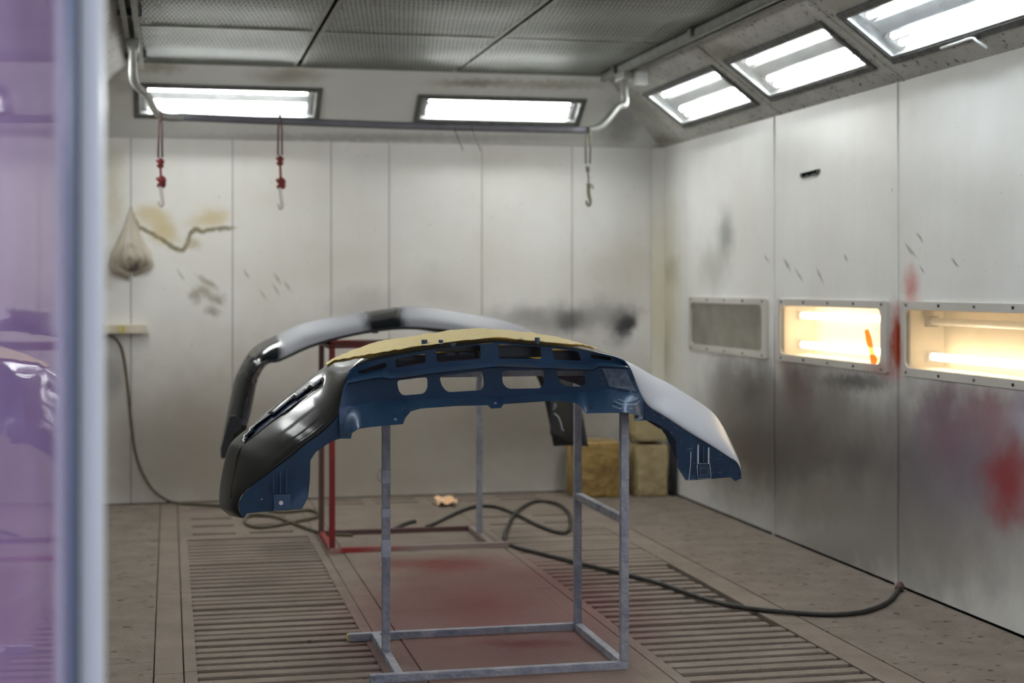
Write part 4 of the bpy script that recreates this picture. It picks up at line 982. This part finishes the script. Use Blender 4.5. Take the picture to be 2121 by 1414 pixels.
# ------------------------------------------------------------------ hoses
M_HOSE = simple('black_hose', srgb(36, 34, 32), .5, var=.5, vs_=20, dark=srgb(70, 64, 54))
M_HOSED = simple('dusty_hose', srgb(92, 84, 66), .7, var=.5, vs_=16)
def F(u, v): return flo(u, v, .011)
ha = [atY(198, 696, YB - .03), atY(222, 694, YB - .04), atY(240, 702, YB - .05), atY(254, 730, YB - .04), atY(264, 800, YB - .03), atY(272, 880, YB - .03), atY(284, 950, YB - .04), atY(310, 1005, YB - .06), atY(340, 1032, YB - .10),
      F(372, 1042), F(440, 1046), F(520, 1050), F(580, 1060), F(640, 1056), F(660, 1068), F(610, 1080), F(540, 1092), F(508, 1082), F(520, 1066), F(570, 1070), F(620, 1088), F(670, 1104), F(730, 1108)]
h1 = empty('air_hose', ha[9], 'thin dusty hose dropping from the wall ledge to a coil on the floor', 'hose')
tube('hose_line', ha, .009, M_HOSED, h1, 8, 6)
tube('hose_fitting', [ha[0], ha[1]], .017, M_GALV, h1, 8)
hbp = [F(884, 1090), F(905, 1082), F(950, 1060), F(985, 1049), F(1025, 1049), F(1065, 1063), F(1120, 1090), F(1165, 1103), F(1182, 1090), F(1176, 1060), F(1150, 1042), F(1110, 1038), F(1075, 1056), F(1052, 1090), F(1046, 1115), F(1062, 1130), F(1110, 1143), F(1200, 1166), F(1300, 1190),
       F(1380, 1212), F(1460, 1240), F(1540, 1258), F(1640, 1268), F(1720, 1272), F(1790, 1266), F(1840, 1246), F(1862, 1220)]
h2 = empty('air_hose', hbp[20], 'black hose looping on the floor and running to the right wall', 'hose')
tube('hose_line', hbp, .010, M_HOSE, h2, 10, 6)
pe = hbp[-1]; tube('hose_fitting', [pe, pe + Vector((.02, .03, .012))], .018, M_STDK, h2, 8)
h3 = tag(tube('hose_offcut', [F(818, 1096), F(832, 1088), F(848, 1082), F(860, 1080)], .013, M_HOSE, None, 8, 4), 'short black hose end on the floor behind the rear stand base', 'hose')

# ------------------------------------------------------------------ wrapped blocks in the corner
M_WRAP = simple('ochre_wrap', srgb(176, 146, 84), .22, var=.85, vs_=7, dark=srgb(122, 92, 48), bmp=.6)
M_WRAP2 = simple('beige_wrap', srgb(184, 166, 126), .3, var=.7, vs_=7, dark=srgb(140, 116, 76), bmp=.5)
M_LID = simple('beige_card', srgb(176, 160, 118), .7, var=.5, vs_=8)
def block(label, x0, x1, y0, y1, z0, z1, m, tape):
    e = empty('wrapped_block', ((x0 + x1) / 2, (y0 + y1) / 2, z0), label, 'block')
    bm = bmesh.new(); add_box(bm, (x0, y0, z0), (x1, y1, z1), .02); bmesh.ops.subdivide_edges(bm, edges=bm.edges[:], cuts=3, use_grid_fill=True)
    for v in bm.verts:
        d = mnoise.noise(v.co * 9) * .010
        if v.co.z > z0 + .02: v.co += Vector((d, mnoise.noise(v.co * 8 + Vector((5, 0, 0))) * .010, d * .5))
    from_bm('wrapped_body', bm, m, e, True)
    tube('tape_band', [(x0 - .004, (y0 + y1) / 2, z0 + .004), (x0 - .004, (y0 + y1) / 2, z1), ((x0 + x1) / 2, (y0 + y1) / 2, z1 + .006), (x1 + .004, (y0 + y1) / 2, z1), (x1 + .004, (y0 + y1) / 2, z0 + .004)], .006, tape, e, 6)
    return e
block('shiny ochre wrapped block on the floor behind the front right stand posts', 2.47, 2.755, 9.34, 9.62, 0, .345, M_WRAP, M_LID)
block('beige wrapped block on the floor in the far corner', 2.86, 3.06, 9.32, 9.58, 0, .325, M_WRAP2, M_LID)
block('beige card block stacked on another block in the far corner', 2.855, 3.06, 9.32, 9.58,   .345, .512, M_LID, M_WRAP2)
# dark column put in for the shadow beside them
rl = empty('corner_shadow', (3.100, 9.40, 0), 'thin dark column standing in for the shadow beside the beige corner blocks', 'shadow')
tube('shadow_column', [(3.100, 9.34, 0), (3.100, 9.34, .53)], .020, simple('corner_shadow_dark', srgb(52, 52, 56), .8), rl, 12)
tube('shadow_column_top', [(3.100, 9.34, .53), (3.100, 9.34, .54)], .012, M_LID, rl, 10)

# ------------------------------------------------------------------ small things
M_SCRAP = simple('peach_paper', srgb(232, 190, 150), .8)
bm = bmesh.new(); c = flo(922, 1046); R_ = []
for i in range(5):
    R_.append([bm.verts.new((c.x + (i - 2) * .032 + random.uniform(-.008, .008), c.y + (j - 1.5) * .05, .004 + .03 * abs(math.sin(i * 1.7 + j * 1.1)) + .006 * j)) for j in range(4)])
for i in range(4):
    for j in range(3): bm.faces.new((R_[i][j], R_[i + 1][j], R_[i + 1][j + 1], R_[i][j + 1]))
so = from_bm('paper_scrap', bm, M_SCRAP); sm = so.modifiers.new('t', 'SOLIDIFY'); sm.thickness = .002
tag(so, 'crumpled peach paper scrap lying on the floor near the back wall', 'paper')
a = atX(1664, 362, XR); b_ = atX(1694, 355, XR)
bm = bmesh.new(); n = 8
for i in range(n):
    t = i / (n - 1); p = a.lerp(b_, t); add_box(bm, (XR - .006, p.y - .03, p.z - .012 - .006 * math.sin(i * 2.3)), (XR, p.y + .03, p.z + .010 + .005 * math.sin(i * 3.1)), .002)
tag(from_bm('glue_smear', bm, simple('dark_glue', srgb(66, 70, 62), .7)), 'small dark dried glue smear high on the right wall', 'smear')

# ------------------------------------------------------------------ opened glass door in the foreground
M_DOORGLASS = pane_mat('tinted_door_glass', srgb(200, 170, 215), srgb(230, 202, 236), .70, ior=1.7)
M_STILE_REFL = simple('stile_and_reflection_blue', srgb(86, 100, 140), .35, .3)  # for stiles and rails, and for the painted jamb reflection
M_POST = simple('pale_aluminium', srgb(236, 238, 240), .4, .0)
ALPHA = .052
px0, py0 = -.1115, 2.0
dirv = Vector((math.sin(ALPHA), math.cos(ALPHA), 0)); nrm = Vector((math.cos(ALPHA), -math.sin(ALPHA), 0))
dm = Matrix(((dirv.x, nrm.x, 0, px0), (dirv.y, nrm.y, 0, py0), (0, 0, 1, 0), (0, 0, 0, 1)))
DW = .92
dr = empty('glass_door', None, 'open door with pinkish violet glass and blue-grey stile in the foreground', 'door', None, dm)
def dbox(name, lo, hi, m, bev=.004): return box(name, lo, hi, m, dr, bev, dm)
dbox('pane', (-DW + .03, -.004, .06), (-.002, 0, 2.2), M_DOORGLASS, 0)
dbox('jamb_reflection', (-.12, 0, .05), (-.012, .0012, 2.22), M_STILE_REFL, 0)  # blue strip painting the jamb's mirror image onto the pane
dbox('gasket', (-.012, 0, 0), (.004, .004, 2.26), M_DARK, .001)
dbox('stile', (-.006, -.04, 0), (.004, -.004, 2.26), M_STILE_REFL, .002)
dbox('stile', (-DW, -.02, 0), (-DW + .04, .02, 2.26), M_STILE_REFL); dbox('rail', (-DW + .04, -.018, 0), (-.004, .014, .07), M_STILE_REFL); dbox('rail', (-DW + .04, -.018, 2.19), (-.004, .014, 2.26), M_STILE_REFL)
for z in (.3, 1.1, 1.9): dbox('hinge', (.004, -.02, z), (.05, -.004, z + .1), M_GALV, .002)
bm = bmesh.new(); add_box(bm, (-.109, 2.008, -.02), (-.0825, YF + .02, OZ + .02), .009)
jp = from_bm('door_jamb', bm, M_POST); tag(jp, kind='structure')
box('door_post', (OX0 - .06, YF - .085, -.02), (-.112, YF + .005, OZ + .02), M_LEFT); tag(bpy.data.objects['door_post'], kind='structure')
